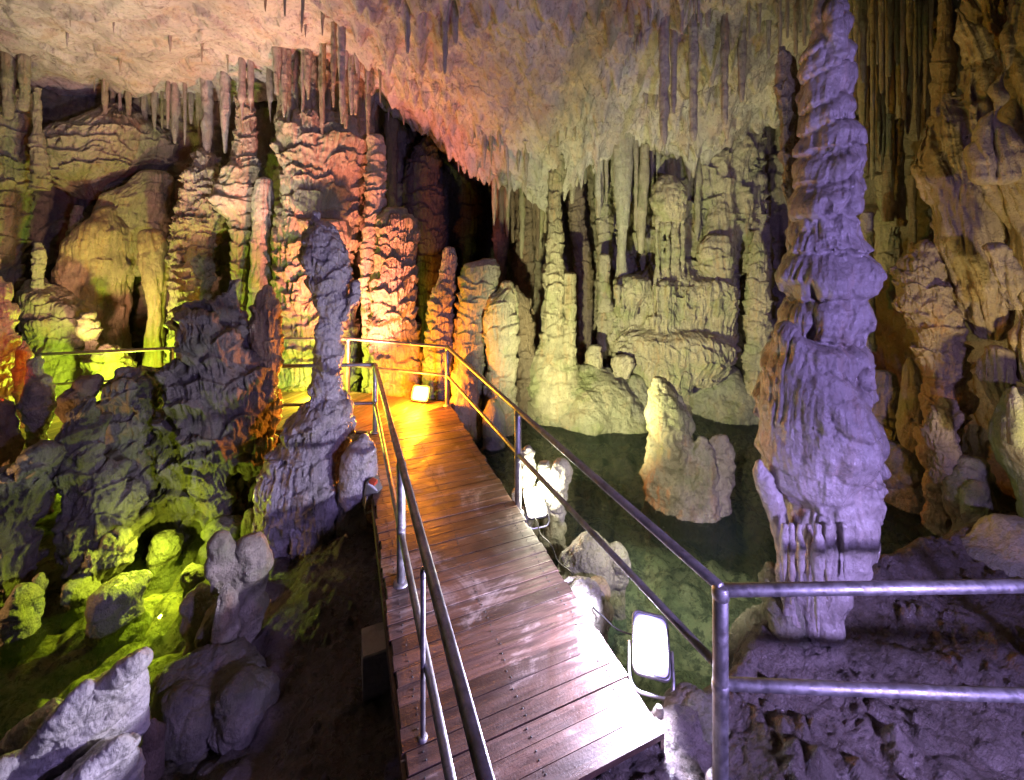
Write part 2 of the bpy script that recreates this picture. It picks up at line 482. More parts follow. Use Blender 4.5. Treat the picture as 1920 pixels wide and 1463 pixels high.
M = {}
M['stone'] = rock_mat('limestone', (.42, .36, .27), (.31, .27, .20), (.36, .19, .08), .6, .52, 1.0, .2, .6, (.20, .24, .10), .45)
M['pale'] = rock_mat('pale_limestone', (.46, .43, .36), (.35, .32, .26), (.33, .22, .11), .5, .5, .9, .2, .55, (.20, .24, .11), .35)
M['wet'] = rock_mat('wet_calcite', (.38, .34, .33), (.27, .235, .22), (.30, .19, .13), .6, .32, .36, .6, .4)
M['tan'] = rock_mat('tan_limestone', (.46, .36, .23), (.33, .25, .15), (.42, .20, .05), .55, .52, .9, .15)
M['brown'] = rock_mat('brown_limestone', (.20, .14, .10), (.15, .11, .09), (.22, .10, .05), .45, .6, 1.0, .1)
M['white'] = rock_mat('white_calcite', (.62, .58, .54), (.52, .48, .45), (.42, .34, .28), .3, .42, .5, .3, .25)
M['grey'] = rock_mat('grey_boulder', (.27, .25, .20), (.21, .20, .15), (.20, .14, .08), .4, .5, .9, .2, .4, (.15, .17, .06), .6)
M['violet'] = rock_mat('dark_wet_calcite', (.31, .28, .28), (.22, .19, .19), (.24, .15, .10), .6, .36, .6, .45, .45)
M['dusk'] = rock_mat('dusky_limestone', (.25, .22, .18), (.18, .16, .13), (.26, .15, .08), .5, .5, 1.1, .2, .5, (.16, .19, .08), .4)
M['wall'] = rock_mat('cave_wall_rock', (.33, .28, .22), (.24, .20, .16), (.30, .17, .09), .5, .62, 1.3, 0)
M['shaft'] = rock_mat('stalactite_rock', (.38, .34, .31), (.30, .25, .22), (.33, .18, .09), .5, .55, .7, .12)

def ceiling_mat():
    t = NT('ceiling_rock')
    p = t.pos((1, 1, .6))
    c = t.mix(t.rng(t.noise(p, .8, 6, .6, .6), .38, .62), (.60, .55, .50), (.44, .39, .36))
    c = t.mix(t.math('MULTIPLY', t.rng(t.noise(p, 2.1, 7, .66, .5), .5, .66), .6), c, (.48, .35, .23))
    c = t.mix(t.math('MULTIPLY', t.rng(t.noise(p, 1.3, 5, .6, .3), .55, .68), .5), c, (.40, .26, .27))
    c = t.mix(t.math('MULTIPLY', t.rng(t.noise(p, 14, 9, .72), .5, .66), .6), c, (.17, .13, .11))
    c = t.mix(t.math('MULTIPLY', t.rng(t.noise(t.pos((.45, 1.4, 1)), 2.6, 9, .75, 1.2), .57, .66), .7), c, (.15, .11, .10))
    c = t.mix(t.math('MULTIPLY', t.rng(t.noise(p, 6, 8, .7, .6), .57, .68), .6), c, (.66, .60, .52))
    # thin dark cracks with a shape of their own
    q = t.node('ShaderNodeVectorMath', operation='MULTIPLY_ADD')
    nz = t.node('ShaderNodeTexNoise'); nz.inputs['Scale'].default_value = 1.4; nz.inputs['Detail'].default_value = 6
    t.link(p, nz.inputs['Vector']); t.link(nz.outputs['Color'], q.inputs[0]); q.inputs[1].default_value = (.7, .7, .7); t.link(p, q.inputs[2])
    v = t.voro(q.outputs[0], 1.05, 'DISTANCE_TO_EDGE')
    t.link(c, t.b.inputs['Base Color'])
    t.b.inputs['Roughness'].default_value = .72
    b0 = t.bump(t.rng(v, 0, .035), .05, .8)
    b1 = t.bump(t.noise(p, 11, 9, .7, .4), .11, 1.0, b0)
    b2 = t.bump(t.noise(p, 50, 6, .68), .02, 1.0, b1)
    t.link(b2, t.b.inputs['Normal'])
    return t.m
M['ceiling'] = ceiling_mat()

def ground_mat():
    t = NT('muddy_ground'); p = t.pos()
    g = t.node('ShaderNodeNewGeometry'); s = t.node('ShaderNodeSeparateXYZ'); t.link(g.outputs['Position'], s.inputs[0])
    mud = t.mix(t.rng(t.noise(p, 1.6, 7, .65), .4, .62), (.13, .105, .09), (.22, .18, .165))
    mud = t.mix(t.math('MULTIPLY', t.rng(t.noise(p, 22, 8, .7), .52, .66), .7), mud, (.035, .028, .024))
    mud = t.mix(t.math('MULTIPLY', t.rng(t.noise(p, 5, 8, .7), .60, .70), .6), mud, (.36, .32, .29))
    bed = t.mix(t.rng(t.noise(p, 2.2, 6, .6), .4, .6), (.42, .40, .23), (.56, .47, .30))
    vc = t.node('ShaderNodeTexVoronoi'); vc.inputs['Scale'].default_value = 3.0; pw = t.node('ShaderNodeVectorMath', operation='MULTIPLY_ADD'); pn = t.node('ShaderNodeTexNoise'); pn.inputs['Scale'].default_value = 2.5; pn.inputs['Detail'].default_value = 5; t.link(p, pn.inputs['Vector']); t.link(pn.outputs['Color'], pw.inputs[0]); pw.inputs[1].default_value = (.45, .45, .45); t.link(p, pw.inputs[2]); t.link(pw.outputs[0], vc.inputs['Vector'])
    bed = t.mix(.75, bed, t.mix(vc.outputs['Color'], (.45, .45, .45), (1.5, 1.5, 1.5)), 'MULTIPLY')
    bed = t.mix(t.math('MULTIPLY', t.rng(t.voro(pw.outputs[0], 3.0, 'DISTANCE_TO_EDGE'), .16, .0), .55), bed, (.08, .08, .05))
    bed = t.mix(t.math('MULTIPLY', t.rng(t.noise(p, 12, 8, .72), .48, .60), .8), bed, (.05, .05, .025))
    spk = t.voro(p, 9)
    bed = t.mix(t.rng(spk, .05, .03), bed, (.62, .42, .12))
    c = t.mix(t.rng(s.outputs['Z'], -.88, -.70), bed, mud)
    t.link(c, t.b.inputs['Base Color'])
    t.link(t.rng(t.noise(p, 3.1, 6, .65), .38, .62, .16, .6), t.b.inputs['Roughness'])
    b1 = t.bump(t.noise(p, 9, 10, .72, .6), .08, 1.0)
    b2 = t.bump(t.noise(p, 45, 6, .7), .03, 1.0, b1)
    t.link(b2, t.b.inputs['Normal'])
    return t.m
M['ground'] = ground_mat()

def water_mat(name, tint, murk, amt):
    t = NT(name); t.n.remove(t.b)
    fr = t.node('ShaderNodeFresnel'); fr.inputs[0].default_value = 1.33
    tr = t.node('ShaderNodeBsdfTransparent'); tr.inputs[0].default_value = (*tint, 1)
    gl = t.node('ShaderNodeBsdfGlossy'); gl.inputs['Roughness'].default_value = .015
    bp = t.bump(t.noise(t.pos((1, 1, 1)), 3.5, 3, .5), .006, .5)
    t.link(bp, gl.inputs['Normal']); t.link(bp, fr.inputs['Normal'])
    df = t.node('ShaderNodeBsdfDiffuse'); df.inputs[0].default_value = (*murk, 1)
    m0 = t.node('ShaderNodeMixShader'); m0.inputs[0].default_value = amt
    t.link(tr.outputs[0], m0.inputs[1]); t.link(df.outputs[0], m0.inputs[2])
    mx = t.node('ShaderNodeMixShader')
    t.link(fr.outputs[0], mx.inputs[0]); t.link(m0.outputs[0], mx.inputs[1]); t.link(gl.outputs[0], mx.inputs[2])
    t.link(mx.outputs[0], t.out.inputs[0])
    return t.m
M['pool'] = water_mat('pool_water', (.80, .94, .90), (.09, .15, .14), .12)
M['stream'] = water_mat('stream_water', (.93, .97, .84), (.10, .15, .05), .03)

def wood_mat(name, dark, mid, rough=.42):
    t = NT(name)
    tc = t.node('ShaderNodeTexCoord'); mp = t.node('ShaderNodeMapping'); t.link(tc.outputs['Object'], mp.inputs['Vector'])
    mp.inputs['Scale'].default_value = (1.2, 14, 14)
    at_ = t.node('ShaderNodeAttribute', attribute_name='tint')
    va = t.node('ShaderNodeVectorMath', operation='ADD'); t.link(mp.outputs[0], va.inputs[0]); t.link(at_.outputs['Vector'], va.inputs[1])
    sc = t.node('ShaderNodeVectorMath', operation='SCALE'); t.link(at_.outputs['Vector'], sc.inputs[0]); sc.inputs['Scale'].default_value = 40
    t.link(sc.outputs[0], va.inputs[1])
    grain = t.noise(va.outputs[0], 1.6, 9, .68, .6)
    pt = t.noise(tc.outputs['Object'], 1.5, 7, .68, .7)
    c = t.mix(t.rng(grain, .36, .64), dark, mid)
    c = t.mix(t.math('MULTIPLY', t.rng(at_.outputs['Fac'], 0, 1), .75), c, tuple(q * .45 for q in dark))
    c = t.mix(t.math('MULTIPLY', t.rng(t.math('ADD', pt, t.math('MULTIPLY', grain, .35)), .70, .86), .75), c, (.34, .27, .24))
    c = t.mix(t.math('MULTIPLY', t.rng(t.noise(tc.outputs['Object'], 38, 6, .7), .6, .7), .6), c, (.02, .012, .01))
    c = t.mix(t.rng(at_.outputs['Fac'], 2.0, 2.5), c, (.03, .028, .026))
    t.link(c, t.b.inputs['Base Color'])
    t.link(t.rng(pt, .35, .65, rough - .12, rough + .25), t.b.inputs['Roughness'])
    b1 = t.bump(grain, .006, .8)
    b2 = t.bump(t.noise(tc.outputs['Object'], 60, 5, .65), .004, .6, b1)
    t.link(b2, t.b.inputs['Normal'])
    return t.m
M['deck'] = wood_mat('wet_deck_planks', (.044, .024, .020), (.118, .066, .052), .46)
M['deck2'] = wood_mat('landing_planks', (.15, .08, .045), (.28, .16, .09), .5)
M['beam'] = wood_mat('timber_beam', (.07, .04, .03), (.14, .09, .06), .6)

def metal_mat(name, col, rough=.38, rust=.35):
    t = NT(name); p = t.pos()
    c = t.mix(t.rng(t.noise(p, 9, 6, .65), .35, .65), col, tuple(q * .6 for q in col))
    c = t.mix(t.math('MULTIPLY', t.rng(t.noise(p, 30, 6, .7), .56, .70), rust), c, (.10, .045, .02))
    t.link(c, t.b.inputs['Base Color'])
    t.b.inputs['Metallic'].default_value = .85
    t.link(t.rng(t.noise(p, 24, 5, .6), .35, .65, rough - .08, rough + .18), t.b.inputs['Roughness'])
    t.link(t.bump(t.noise(p, 90, 4, .6), .0015, .6), t.b.inputs['Normal'])
    return t.m
M['pipe'] = metal_mat('galvanised_pipe', (.33, .32, .33), .48, .5)
M['housing'] = metal_mat('lamp_housing', (.30, .30, .31), .45, .15)
M['bracket'] = metal_mat('lamp_bracket', (.62, .62, .64), .35, .1)

def glow_mat(name, col, strength, rim):
    t = NT(name)
    t.b.inputs['Base Color'].default_value = (.8, .8, .8, 1)
    t.b.inputs['Emission Color'].default_value = (*col, 1)
    t.b.inputs['Emission Strength'].default_value = strength
    # lens glare painted into the glow: a hot core, weaker tinted rim
    tc = t.node('ShaderNodeTexCoord'); ln = t.node('ShaderNodeVectorMath', operation='LENGTH')
    t.link(tc.outputs['Object'], ln.inputs[0])
    f = t.rng(ln.outputs['Value'], .085, .19)
    t.link(t.math('ADD', t.math('MULTIPLY', t.math('POWER', t.math('SUBTRACT', 1.0, f), 2.2), strength), .55), t.b.inputs['Emission Strength'])
    t.link(t.mix(f, col, rim), t.b.inputs['Emission Color'])
    return t.m
M['glow_white'] = glow_mat('lit_violet_white_glass', (.86, .84, 1.0), 40, (.34, .28, 1.0))
M['glow_warm'] = glow_mat('lit_white_glass', (1.0, .96, .85), 40, (.9, .85, .75))
M['glow_orange'] = glow_mat('lit_orange_glass', (1.0, .50, .06), 6, (1.0, .30, .015))
def flat_mat(name, col, rough=.6):
    t = NT(name); p = t.pos()
    t.link(t.mix(t.math('MULTIPLY', t.rng(t.noise(p, 12, 6, .65), .4, .65), .6), col, tuple(q * .5 for q in col)), t.b.inputs['Base Color'])
    t.b.inputs['Roughness'].default_value = rough
    t.link(t.bump(t.noise(p, 40, 6, .65), .008, .8), t.b.inputs['Normal'])
    return t.m
M['concrete'] = flat_mat('concrete', (.33, .31, .29), .8)
M['red_paint'] = flat_mat('red_paint', (.45, .06, .03), .45)
M['rubber'] = flat_mat('black_rubber', (.02, .02, .022), .5)
M['dark_glass'] = flat_mat('dark_glass', (.03, .03, .04), .15)

# ------------------------------------------------------------------ the cave itself
def resample(p, step):
    p = np.array(p, float)
    d = np.r_[0, np.cumsum(np.linalg.norm(np.diff(p, axis=0), axis=1))]
    s = np.arange(0, d[-1], step)
    q = np.stack([np.interp(s, d, p[:, i]) for i in range(p.shape[1])], 1)
    k = int(.7 / step) * 2 + 1
    ker = np.hanning(k + 2)[1:-1]; ker /= ker.sum()
    return np.stack([np.convolve(np.pad(q[:, i], k // 2, mode='edge'), ker, mode='valid') for i in range(p.shape[1])], 1), s

def cave_wall():
    path = [(-13.5, .5), (-13, 5), (-12, 8.5), (-10.2, 10.0), (-7.5, 10.6), (-5.0, 10.4), (-3.2, 10.6), (-2.9, 13), (-2.6, 16.5), (-1.4, 17.5), (-.2, 16.5), (.2, 13),
            (.5, 11.2), (1.6, 10.6), (3.2, 10.5), (4.6, 10.2), (5.8, 9.3), (7.0, 8.0), (7.2, 6.0), (6.9, 4.2), (7.4, 2.5), (8.5, .5)]
    xy, s = resample(path, .045)
    zs = np.arange(-2.0, 7.6, .04)
    tan = np.gradient(xy, axis=0); tan /= np.linalg.norm(tan, axis=1)[:, None]
    nrm = np.stack([tan[:, 1], -tan[:, 0]], 1)          # into the cave
    S, Z = np.meshgrid(s.astype(f32), zs.astype(f32), indexing='ij')
    X = np.repeat(xy[:, :1], len(zs), 1).astype(f32); Y = np.repeat(xy[:, 1:], len(zs), 1).astype(f32)
    w = fbm(X * .8, Y * .8, Z * .8, 2, 3)
    T = tongues(S / .62 + w * .4, Z / .50 + w * .6, 0, 5, .18, 1.3, .06, .5, 6)
    T2 = tongues(S / .30 + w * .6, Z / .22 + w * .8, 0, 8, .2, 1.2, .06, .5, 4)
    rb = np.abs(perlin((S + w * .15) * 5.5, Z * .5, np.zeros_like(S), 7))
    D = .26 * T + .08 * T2 + .09 * np.clip(rb * 2.6, 0, 1) ** .6 + .45 * fbm(X * .55, Y * .55, Z * .4, 3, 21) + .05 * fbm(X * 3, Y * 3, Z * 3, 3, 23)
    V = np.stack([X + nrm[:, :1] * D, Y + nrm[:, 1:] * D, Z], -1)
    return V.reshape(-1, 3), quads_grid(len(s), len(zs), False)
tag(obj('cave_wall', [cave_wall()], M['wall']), kind='structure')

def lip(x):
    yl = np.interp(x, [-3.4, -2.87, .8, 2.5, 6], [9.9, 9.5, 9.0, 9.0, 8.6])
    zl = np.interp(x, [-4.2, -3.3, -2.75, -1.0, .7, 1.6, 2.5, 4.0, 4.8, 6.0, 8], [6.1, 6.1, 5.75, 4.62, 3.60, 4.5, 4.9, 4.6, 5.2, 5.4, 5.2])
    return yl, zl
def ceil_z(x, y):
    yl, zl = lip(x)
    y0 = 6.0
    t = np.clip((y - y0) / (yl - y0), 0, 1)
    flat = 6.9 - .05 * np.clip(y - 5, 0, 9)
    z = flat + (zl - flat) * (t * t * (1.6 - .6 * t))
    back = np.clip(y - yl, 0, 9)
    z = np.where(y > yl, zl + .5 * np.clip(back, 0, 1.2) - .15 * np.clip(back - 2.5, 0, 3), z)
    return z
def ceiling():
    xs = np.r_[np.arange(-13.5, -9, .09), np.arange(-9, 6.5, .036), np.arange(6.5, 8.6, .1)].astype(f32)
    ys = np.r_[np.arange(.5, 5.4, .12), np.arange(5.4, 9.9, .028), np.arange(9.9, 18.2, .12)].astype(f32)
    X, Y = np.meshgrid(xs, ys, indexing='ij')
    Z0 = ceil_z(X, Y).astype(f32)
    w1 = fbm(X * .7, Y * .7, Z0 * .7, 3, 51)
    # overlapping beds of rock: shallow steps that wander over the ceiling
    q = (Y * .55 + X * .22 + 1.3 * w1)
    fr = q - np.floor(q)
    step = np.where(fr < .93, fr / .93, (1 - fr) / .07)
    right = sstep(-3.6, -2.2, X)
    D = .13 * (step - .5) * (1 - .5 * right) + .22 * w1
    slab = np.abs(perlin(X * .9 + .5 * w1, Y * 1.6, np.zeros_like(X), 57))
    D += .10 * (1 - right) * (np.clip(slab * 6, 0, 1) - 1)*-1
    rough = fbm(X * 1.9, Y * 1.9, Z0 * 1.9, 5, 61, .6)
    ridg = 1 - np.abs(fbm(X * 2.6, Y * 2.6, Z0 * 1.2, 4, 63, .6)) * 2
    D += right * (.22 * rough - .10 * np.clip(ridg, 0, 1))
    drip = np.clip(1 - worley(X * 5, Y * 5, np.zeros_like(X), 71) * 2.1, 0, 1) ** 1.2
    pick = sstep(-.12, .2, perlin(X * .9, Y * .9, Z0 * .5, 73))
    drip2 = np.clip(1 - worley(X * 3.1, Y * 2.6, np.zeros_like(X), 72) * 1.8, 0, 1) ** 1.2
    D -= drip2 * sstep(-.2, .2, perlin(X * .7, Y * .7, Z0 * .5, 74)) * .62 * right * sstep(6.1, 6.8, Y)
    D -= drip * pick * (.05 + .46 * right)
    D += .035 * fbm(X * 7, Y * 7, Z0 * 5, 3, 81)
    V = np.stack([X, Y, Z0 + D], -1)
    return V.reshape(-1, 3), quads_grid(len(xs), len(ys), False)
tag(obj('ceiling', [ceiling()], M['ceiling']), kind='structure')

DK = np.array([-.37, .929]); DK /= np.linalg.norm(DK)
DN = np.array([DK[1], -DK[0]])                       # towards the pool
DL0, DR0 = np.array([-.549, 2.234]), np.array([.867, 2.46])
WATER = -.70
STREAM = -.98
W_DK = 1.43
def ground_z(x, y):
    side = (x - DR0[0]) * DN[0] + (y - DR0[1]) * DN[1]        # >0 on the pool side of the boardwalk
    bed = -1.14 + .04 * np.clip(y - 4, 0, 4)
    mud = -.52 - .36 * sstep(.2, 1.3, -side - W_DK) * sstep(2.0, 3.0, y)
    z = mud + (bed - mud) * sstep(-.55, .25, side)
    # the stream on the far side
    xs = np.interp(y, [2, 3.5, 4.4, 5.2, 6.2, 7.5], [-2.6, -2.75, -2.85, -3.1, -3.2, -3.0])
    st = -1.22
    z = np.where(side < -.2, mud + (st - mud) * sstep(-.1, .55, xs - x), z)
    # the bank by the gate post
    yb = np.interp(x, [.2, .8, 1.1, 1.55, 2.1, 2.9, 3.8, 5.2], [2.45, 2.58, 2.75, 3.0, 3.5, 3.85, 4.15, 4.6])
    bank = 1 - sstep(-.22, .55, y - yb)
    bank = bank * sstep(-.25, .1, side + .0 * x)
    z = z + (.0 - z) * bank
    sf = (x - DL0[0]) * DK[0] + (y - DL0[1]) * DK[1]; sl = (x - DL0[0]) * DN[0] + (y - DL0[1]) * DN[1]
    z = z + (-.10 - z) * (1 - sstep(-.28, .10, sf)) * sstep(-.35, .15, sl)
    # the far shore
    z = z + (-.35 - z) * sstep(8.7, 9.5, y + .15 * np.abs(x - 1))
    z = z + (-.55 - z) * sstep(6.6, 7.6, y) * (1 - sstep(-2.0, -.8, x))
    return z
def ground():
    ys = np.geomspace(.7, 18, 620)
    r = np.r_[np.linspace(-3.2, -1.4, 70), np.linspace(-1.4, 1.4, 620)[1:], np.linspace(1.4, 3.2, 60)[1:]]
    Y, R = np.meshgrid(ys, r, indexing='ij')
    X = (R * Y).astype(f32); Y = Y.astype(f32)
    keep = np.clip(X, -14, 9)
    X = keep
    Z = ground_z(X, Y).astype(f32)
    n = fbm(X * 1.3, Y * 1.3, Z * 0, 5, 91, .55)
    under = sstep(-.55, -.85, Z)
    W = worley(X * 3.6 + n * .5, Y * 3.6, np.zeros_like(X), 93)
    W2 = worley(X * 8.5 + n, Y * 8.5, np.zeros_like(X), 95)
    cob = (.75 - np.clip(W, 0, 1)) * .24 + (.6 - np.clip(W2, 0, 1)) * .05
    bump = .13 * n + .05 * np.abs(fbm(X * 4.5, Y * 4.5, Z * 0, 4, 97, .6))
    peb = (np.clip(.42 - worley(X * 11, Y * 11, np.zeros_like(X), 99), 0, 1) * .18 + np.clip(.40 - worley(X * 5, Y * 5, np.zeros_like(X), 100), 0, 1) * .34) * sstep(-.05, .2, perlin(X * 2, Y * 2, X * 0, 98))
    Z = Z + under * (cob + .08 * n) + (1 - under) * (bump + peb)
    V = np.stack([X, Y, Z], -1)
    return V.reshape(-1, 3), quads_grid(len(ys), len(r), False)
tag(obj('ground', [ground()], M['ground']), kind='structure')

def water_sheet(name, poly, mat, lev=-.70):
    me = bpy.data.meshes.new(name)
    me.from_pydata([(x, y, lev) for x, y in poly], [], [list(range(len(poly)))])
    o = bpy.data.objects.new(name, me); me.materials.append(mat); COL.objects.link(o)
    return tag(o, kind='structure')
water_sheet('pool_water', [(.6, 1.2), (8, 1.2), (8, 10.5), (-1.9, 10.5), (-1.7, 7.6), (-1.55, 6.8)], M['pool'])
water_sheet('stream_water', [(-13, 1), (-1.9, 1), (-2.2, 7.4), (-13, 9)], M['stream'], STREAM)

# ------------------------------------------------------------------ boardwalk, landing
def v3(p, z): return np.array([p[0], p[1], z])
AX, AY, AZ = v3(DN, 0), v3(DK, 0), np.array([0, 0, 1.0])
def planks(name, items, mat, parent, heads=()):
    """items: (verts, quads) per plank; a random tint per plank"""
    me = mesh_from(name, list(items) + list(heads), smooth=False)
    vals = []
    for v, q in items:
        vals += [rng.random()] * len(v)
    for v, q in heads: vals += [3.0] * len(v)
    a = me.attributes.new('tint', 'FLOAT', 'POINT'); a.data.foreach_set('value', np.array(vals, f32))
    o = bpy.data.objects.new(name, me); me.materials.append(mat); COL.objects.link(o); o.parent = parent
    return o
I_ = np.array([-2.17, 6.33]); O_ = np.array([-1.02, 7.42])
bw = empty('boardwalk', (0, 0, 0), 'wet dark wooden boardwalk running over the pool between two pipe railings', 'boardwalk')
bw.location = (.3, 3.5, 0)
bw.rotation_euler = (0, 0, math.atan2(DN[1], DN[0]))
bpy.context.view_layer.update()
inv = bw.matrix_world.inverted()
def loc_pts(v): return np.array([list(inv @ Vector(p)) for p in np.asarray(v).reshape(-1, 3)])
def plank_quad(a0, a1, b1, b0, z, th=.035):
    """a plank from its four corners (plan), slightly chamfered"""
    c = [np.array(p, float) for p in (a0, a1, b1, b0)]
    m = sum(c) / 4
    inn = [p + (m - p) / np.linalg.norm(m - p) * .006 for p in c]
    v = [v3(p, z - th) for p in c] + [v3(p, z - .004) for p in c] + [v3(p, z) for p in inn]
    q = [[0, 1, 5, 4], [1, 2, 6, 5], [2, 3, 7, 6], [3, 0, 4, 7], [4, 5, 9, 8], [5, 6, 10, 9], [6, 7, 11, 10], [7, 4, 8, 11], [8, 9, 10, 11], [3, 2, 1, 0]]
    return np.array(v), np.array(q)
W_ = float((DR0 - DL0) @ DN)
scr = []
items = []
s = -.33; k = 0
eL = lambda s: DL0 + DK * s
def mitre(p):   # signed distance beyond the mitre line I_->O_
    d = (O_ - I_) / np.linalg.norm(O_ - I_); nn = np.array([-d[1], d[0]])
    return (p - I_) @ nn
while s < 6.2:
    wv = .118 + rng.uniform(-.006, .008)
    jl, jr = rng.uniform(-.018, .014), rng.uniform(-.012, .022)
    sl = s; gp = rng.uniform(.003, .010)
    L0, L1 = eL(sl) + DN * jl, eL(sl + wv - gp) + DN * jl
    R0, R1 = eL(sl) + DN * (W_ + jr), eL(sl + wv - gp) + DN * (W_ + jr)
    # cut at the mitre
    def cut(L, R):
        a, b = mitre(L), mitre(R)
        if a <= 0: return L
        if b >= 0: return None
        return L + (R - L) * (a / (a - b))
    C0, C1 = cut(L0, R0), cut(L1, R1)
    if C0 is None or C1 is None: break
    z = rng.uniform(-.0025, .0015) - .0
    v, q = plank_quad(C0, R0, R1, C1, z)
    items.append((loc_pts(v), q))
    scr += [(C0 + DK * wv * .3, .10), (C0 + DK * wv * .68, .10)] if abs(np.linalg.norm(R0 - C0) - W_) < .05 else []
    s += wv; k += 1
heads = []
for p, o_ in scr:
    for off in (.10, .70, 1.30):
        c = p + DN * (off + rng.uniform(-.008, .008)) + DK * rng.uniform(-.006, .006)
        heads.append((loc_pts(tube([v3(c, -.006), v3(c, .0015)], .0055, 8)[0]), tube([v3(c, -.006), v3(c, .0015)], .0055, 8)[1]))
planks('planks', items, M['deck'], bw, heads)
for off in (.10, .70, 1.30):
    a, b = eL(-.26) + DN * off, eL(4.3 + off * .55) + DN * off
    c = (a + b) / 2; hl = np.linalg.norm(b - a) / 2
    v, q = box(v3(c, -.115), AY, -AX, AZ, hl, .035, .075)
    o = obj('beam', [(loc_pts(v), q)], M['beam'], bw, smooth=False)
for sgn, off in ((0, -.012), (1, W_ + .012)):
    a, b = eL(-.31) + DN * off, eL(4.25 if not sgn else 5.15) + DN * off
    c = (a + b) / 2; hl = np.linalg.norm(b - a) / 2
    v, q = box(v3(c, -.10), AY, -AX, AZ, hl, .011, .06)
    obj('edge_board', [(loc_pts(v), q)], M['beam'], bw, smooth=False)

ld = empty('boardwalk', (-3.4, 7.1, 0), 'orange lit wooden landing where the walkway turns at the lamp', 'boardwalk')
ld.rotation_euler = (0, 0, math.atan2(.9, .3))
bpy.context.view_layer.update()
inv = ld.matrix_world.inverted()
near = np.array([I_, (-3.4, 6.36), (-4.6, 6.22), (-6.2, 5.75), (-8.6, 5.45)])
far = np.array([O_, (-3.05, 7.98), (-4.45, 7.95), (-5.85, 7.32), (-8.6, 6.75)])
def walk(p, step):
    d = np.r_[0, np.cumsum(np.linalg.norm(np.diff(p, axis=0), axis=1))]
    n = int(max(d[-1], 7.6) / step)
    t = np.linspace(0, d[-1], n + 1)
    return np.stack([np.interp(t, d, p[:, i]) for i in (0, 1)], 1)
A_, B_ = walk(near, .125), walk(far, .125)
nA = min(len(A_), len(B_))
A_, B_ = A_[:nA], B_[:nA]
items = []
for i in range(nA - 1):
    g = .03
    a0, a1, b0, b1 = A_[i], A_[i] + (A_[i + 1] - A_[i]) * (1 - g), B_[i], B_[i] + (B_[i + 1] - B_[i]) * (1 - g)
    v, q = plank_quad(a0, b0, b1, a1, rng.uniform(-.003, .002) - .004)
    items.append((loc_pts(v), q))
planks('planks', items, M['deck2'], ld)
for P in (near, far):
    for a, b in zip(P[:-1], P[1:]):
        if P is far and a is P[0]: pass
        c = (a + b) / 2; hl = np.linalg.norm(b - a) / 2; d = (b - a) / (2 * hl)
        v, q = box(v3(c, -.115), v3(d, 0), v3((-d[1], d[0]), 0), AZ, hl, .03, .07)
        obj('beam', [(loc_pts(v), q)], M['beam'], ld, smooth=False)
blk_c = at(700, 1222, 3.25)
obj_blk = obj('concrete_block', [box((0, 0, 0), AX, AY, AZ, .11, .13, .16, .01)], M['concrete'], smooth=False, origin=None)
obj_blk.location = (blk_c[0] + .03, blk_c[1], -.36)
tag(obj_blk, 'small grey concrete block propping up the near edge of the boardwalk', 'block', kind='thing')

# ------------------------------------------------------------------ pipe railings
def railing(label, loc, rails, posts, flanges=True):
    r = empty('railing', loc, label, 'railing')
    o0 = np.array(loc, float)
    for nm, pts, rad in rails:
        obj(nm, [(tube([np.array(p) - o0 for p in pts], rad))], M['pipe'], r)
    for (x, y, z0, z1, rad) in posts:
        p = obj('post', [tube([np.array((x, y, z0)) - o0, np.array((x, y, (z0 + z1) / 2)) - o0, np.array((x, y, z1)) - o0], rad, 18)], M['pipe'], r)
        if flanges:
            for zc in ((z1 - .03,) + ((.47,) if z1 - z0 > .9 and rad > .02 else ())):
                w_ = obj('weld', [tube([np.array((x, y, zc - .022)) - o0, np.array((x, y, zc)) - o0, np.array((x, y, zc + .022)) - o0], rad * 1.10, 16)], M['pipe'])
                w_.parent = p
            f = obj('flange', [tube([np.array((x, y, z0 - .004)) - o0, np.array((x, y, z0 + .012)) - o0], rad * 1.9, 18)], M['pipe'])
            f.parent = p
    return r
P1 = (1.11, 2.255); P2 = (.065, 4.60); P3 = (-1.12, 7.32); P4 = (-3.07, 7.93); P5 = (-4.42, 7.9); P6 = (-5.8, 7.22); P7 = (-7.6, 6.83); P8 = (-9.4, 6.5)
H, HM = 1.0, .505
railing('long grey pipe railing on the pool side of the boardwalk, bending around to the landing', (1.11, 2.255, 0),
        [('top_rail', [(P1[0], P1[1], H), (P2[0], P2[1], H), (P3[0], P3[1], H)], .028),
         ('mid_rail', [(P1[0], P1[1], HM + .06), (P2[0], P2[1], HM + .02), (P3[0], P3[1], HM)], .023),
         ('top_rail', [(*P3, H), (*P4, H), (*P5, H), (*P6, H), (*P7, H), (*P8, H)], .027),
         ('mid_rail', [(*P3, HM), (*P4, HM), (*P5, HM), (*P6, HM), (*P7, HM), (*P8, HM)], .022)],
        [(*P1, -.06, 1.0, .039), (*P2, -.12, 1.0, .036), (*P3, -.02, 1.0, .036), (*P4, -.02, 1.0, .034), (*P5, -.02, 1.0, .034), (*P6, -.02, 1.0, .034), (*P7, -.02, 1.0, .034)])
railing('short stretch of violet lit pipe railing across the muddy bank before the great column', (3.6, 2.27, 0),
        [('top_rail', [(P1[0] + .03, P1[1], .985), (2.4, 2.27, .99), (4.4, 2.30, 1.0)], .031),
         ('mid_rail', [(P1[0] + .03, P1[1], .485), (2.4, 2.23, .46), (4.4, 2.2, .44)], .029)],
        [(3.6, 2.27, -.05, .99, .036)])
def lrail(y): return -.387 + (-.373 / .928) * (y - 2.19)
yl0 = .75
LP = lambda y, z: (lrail(y), y, z)
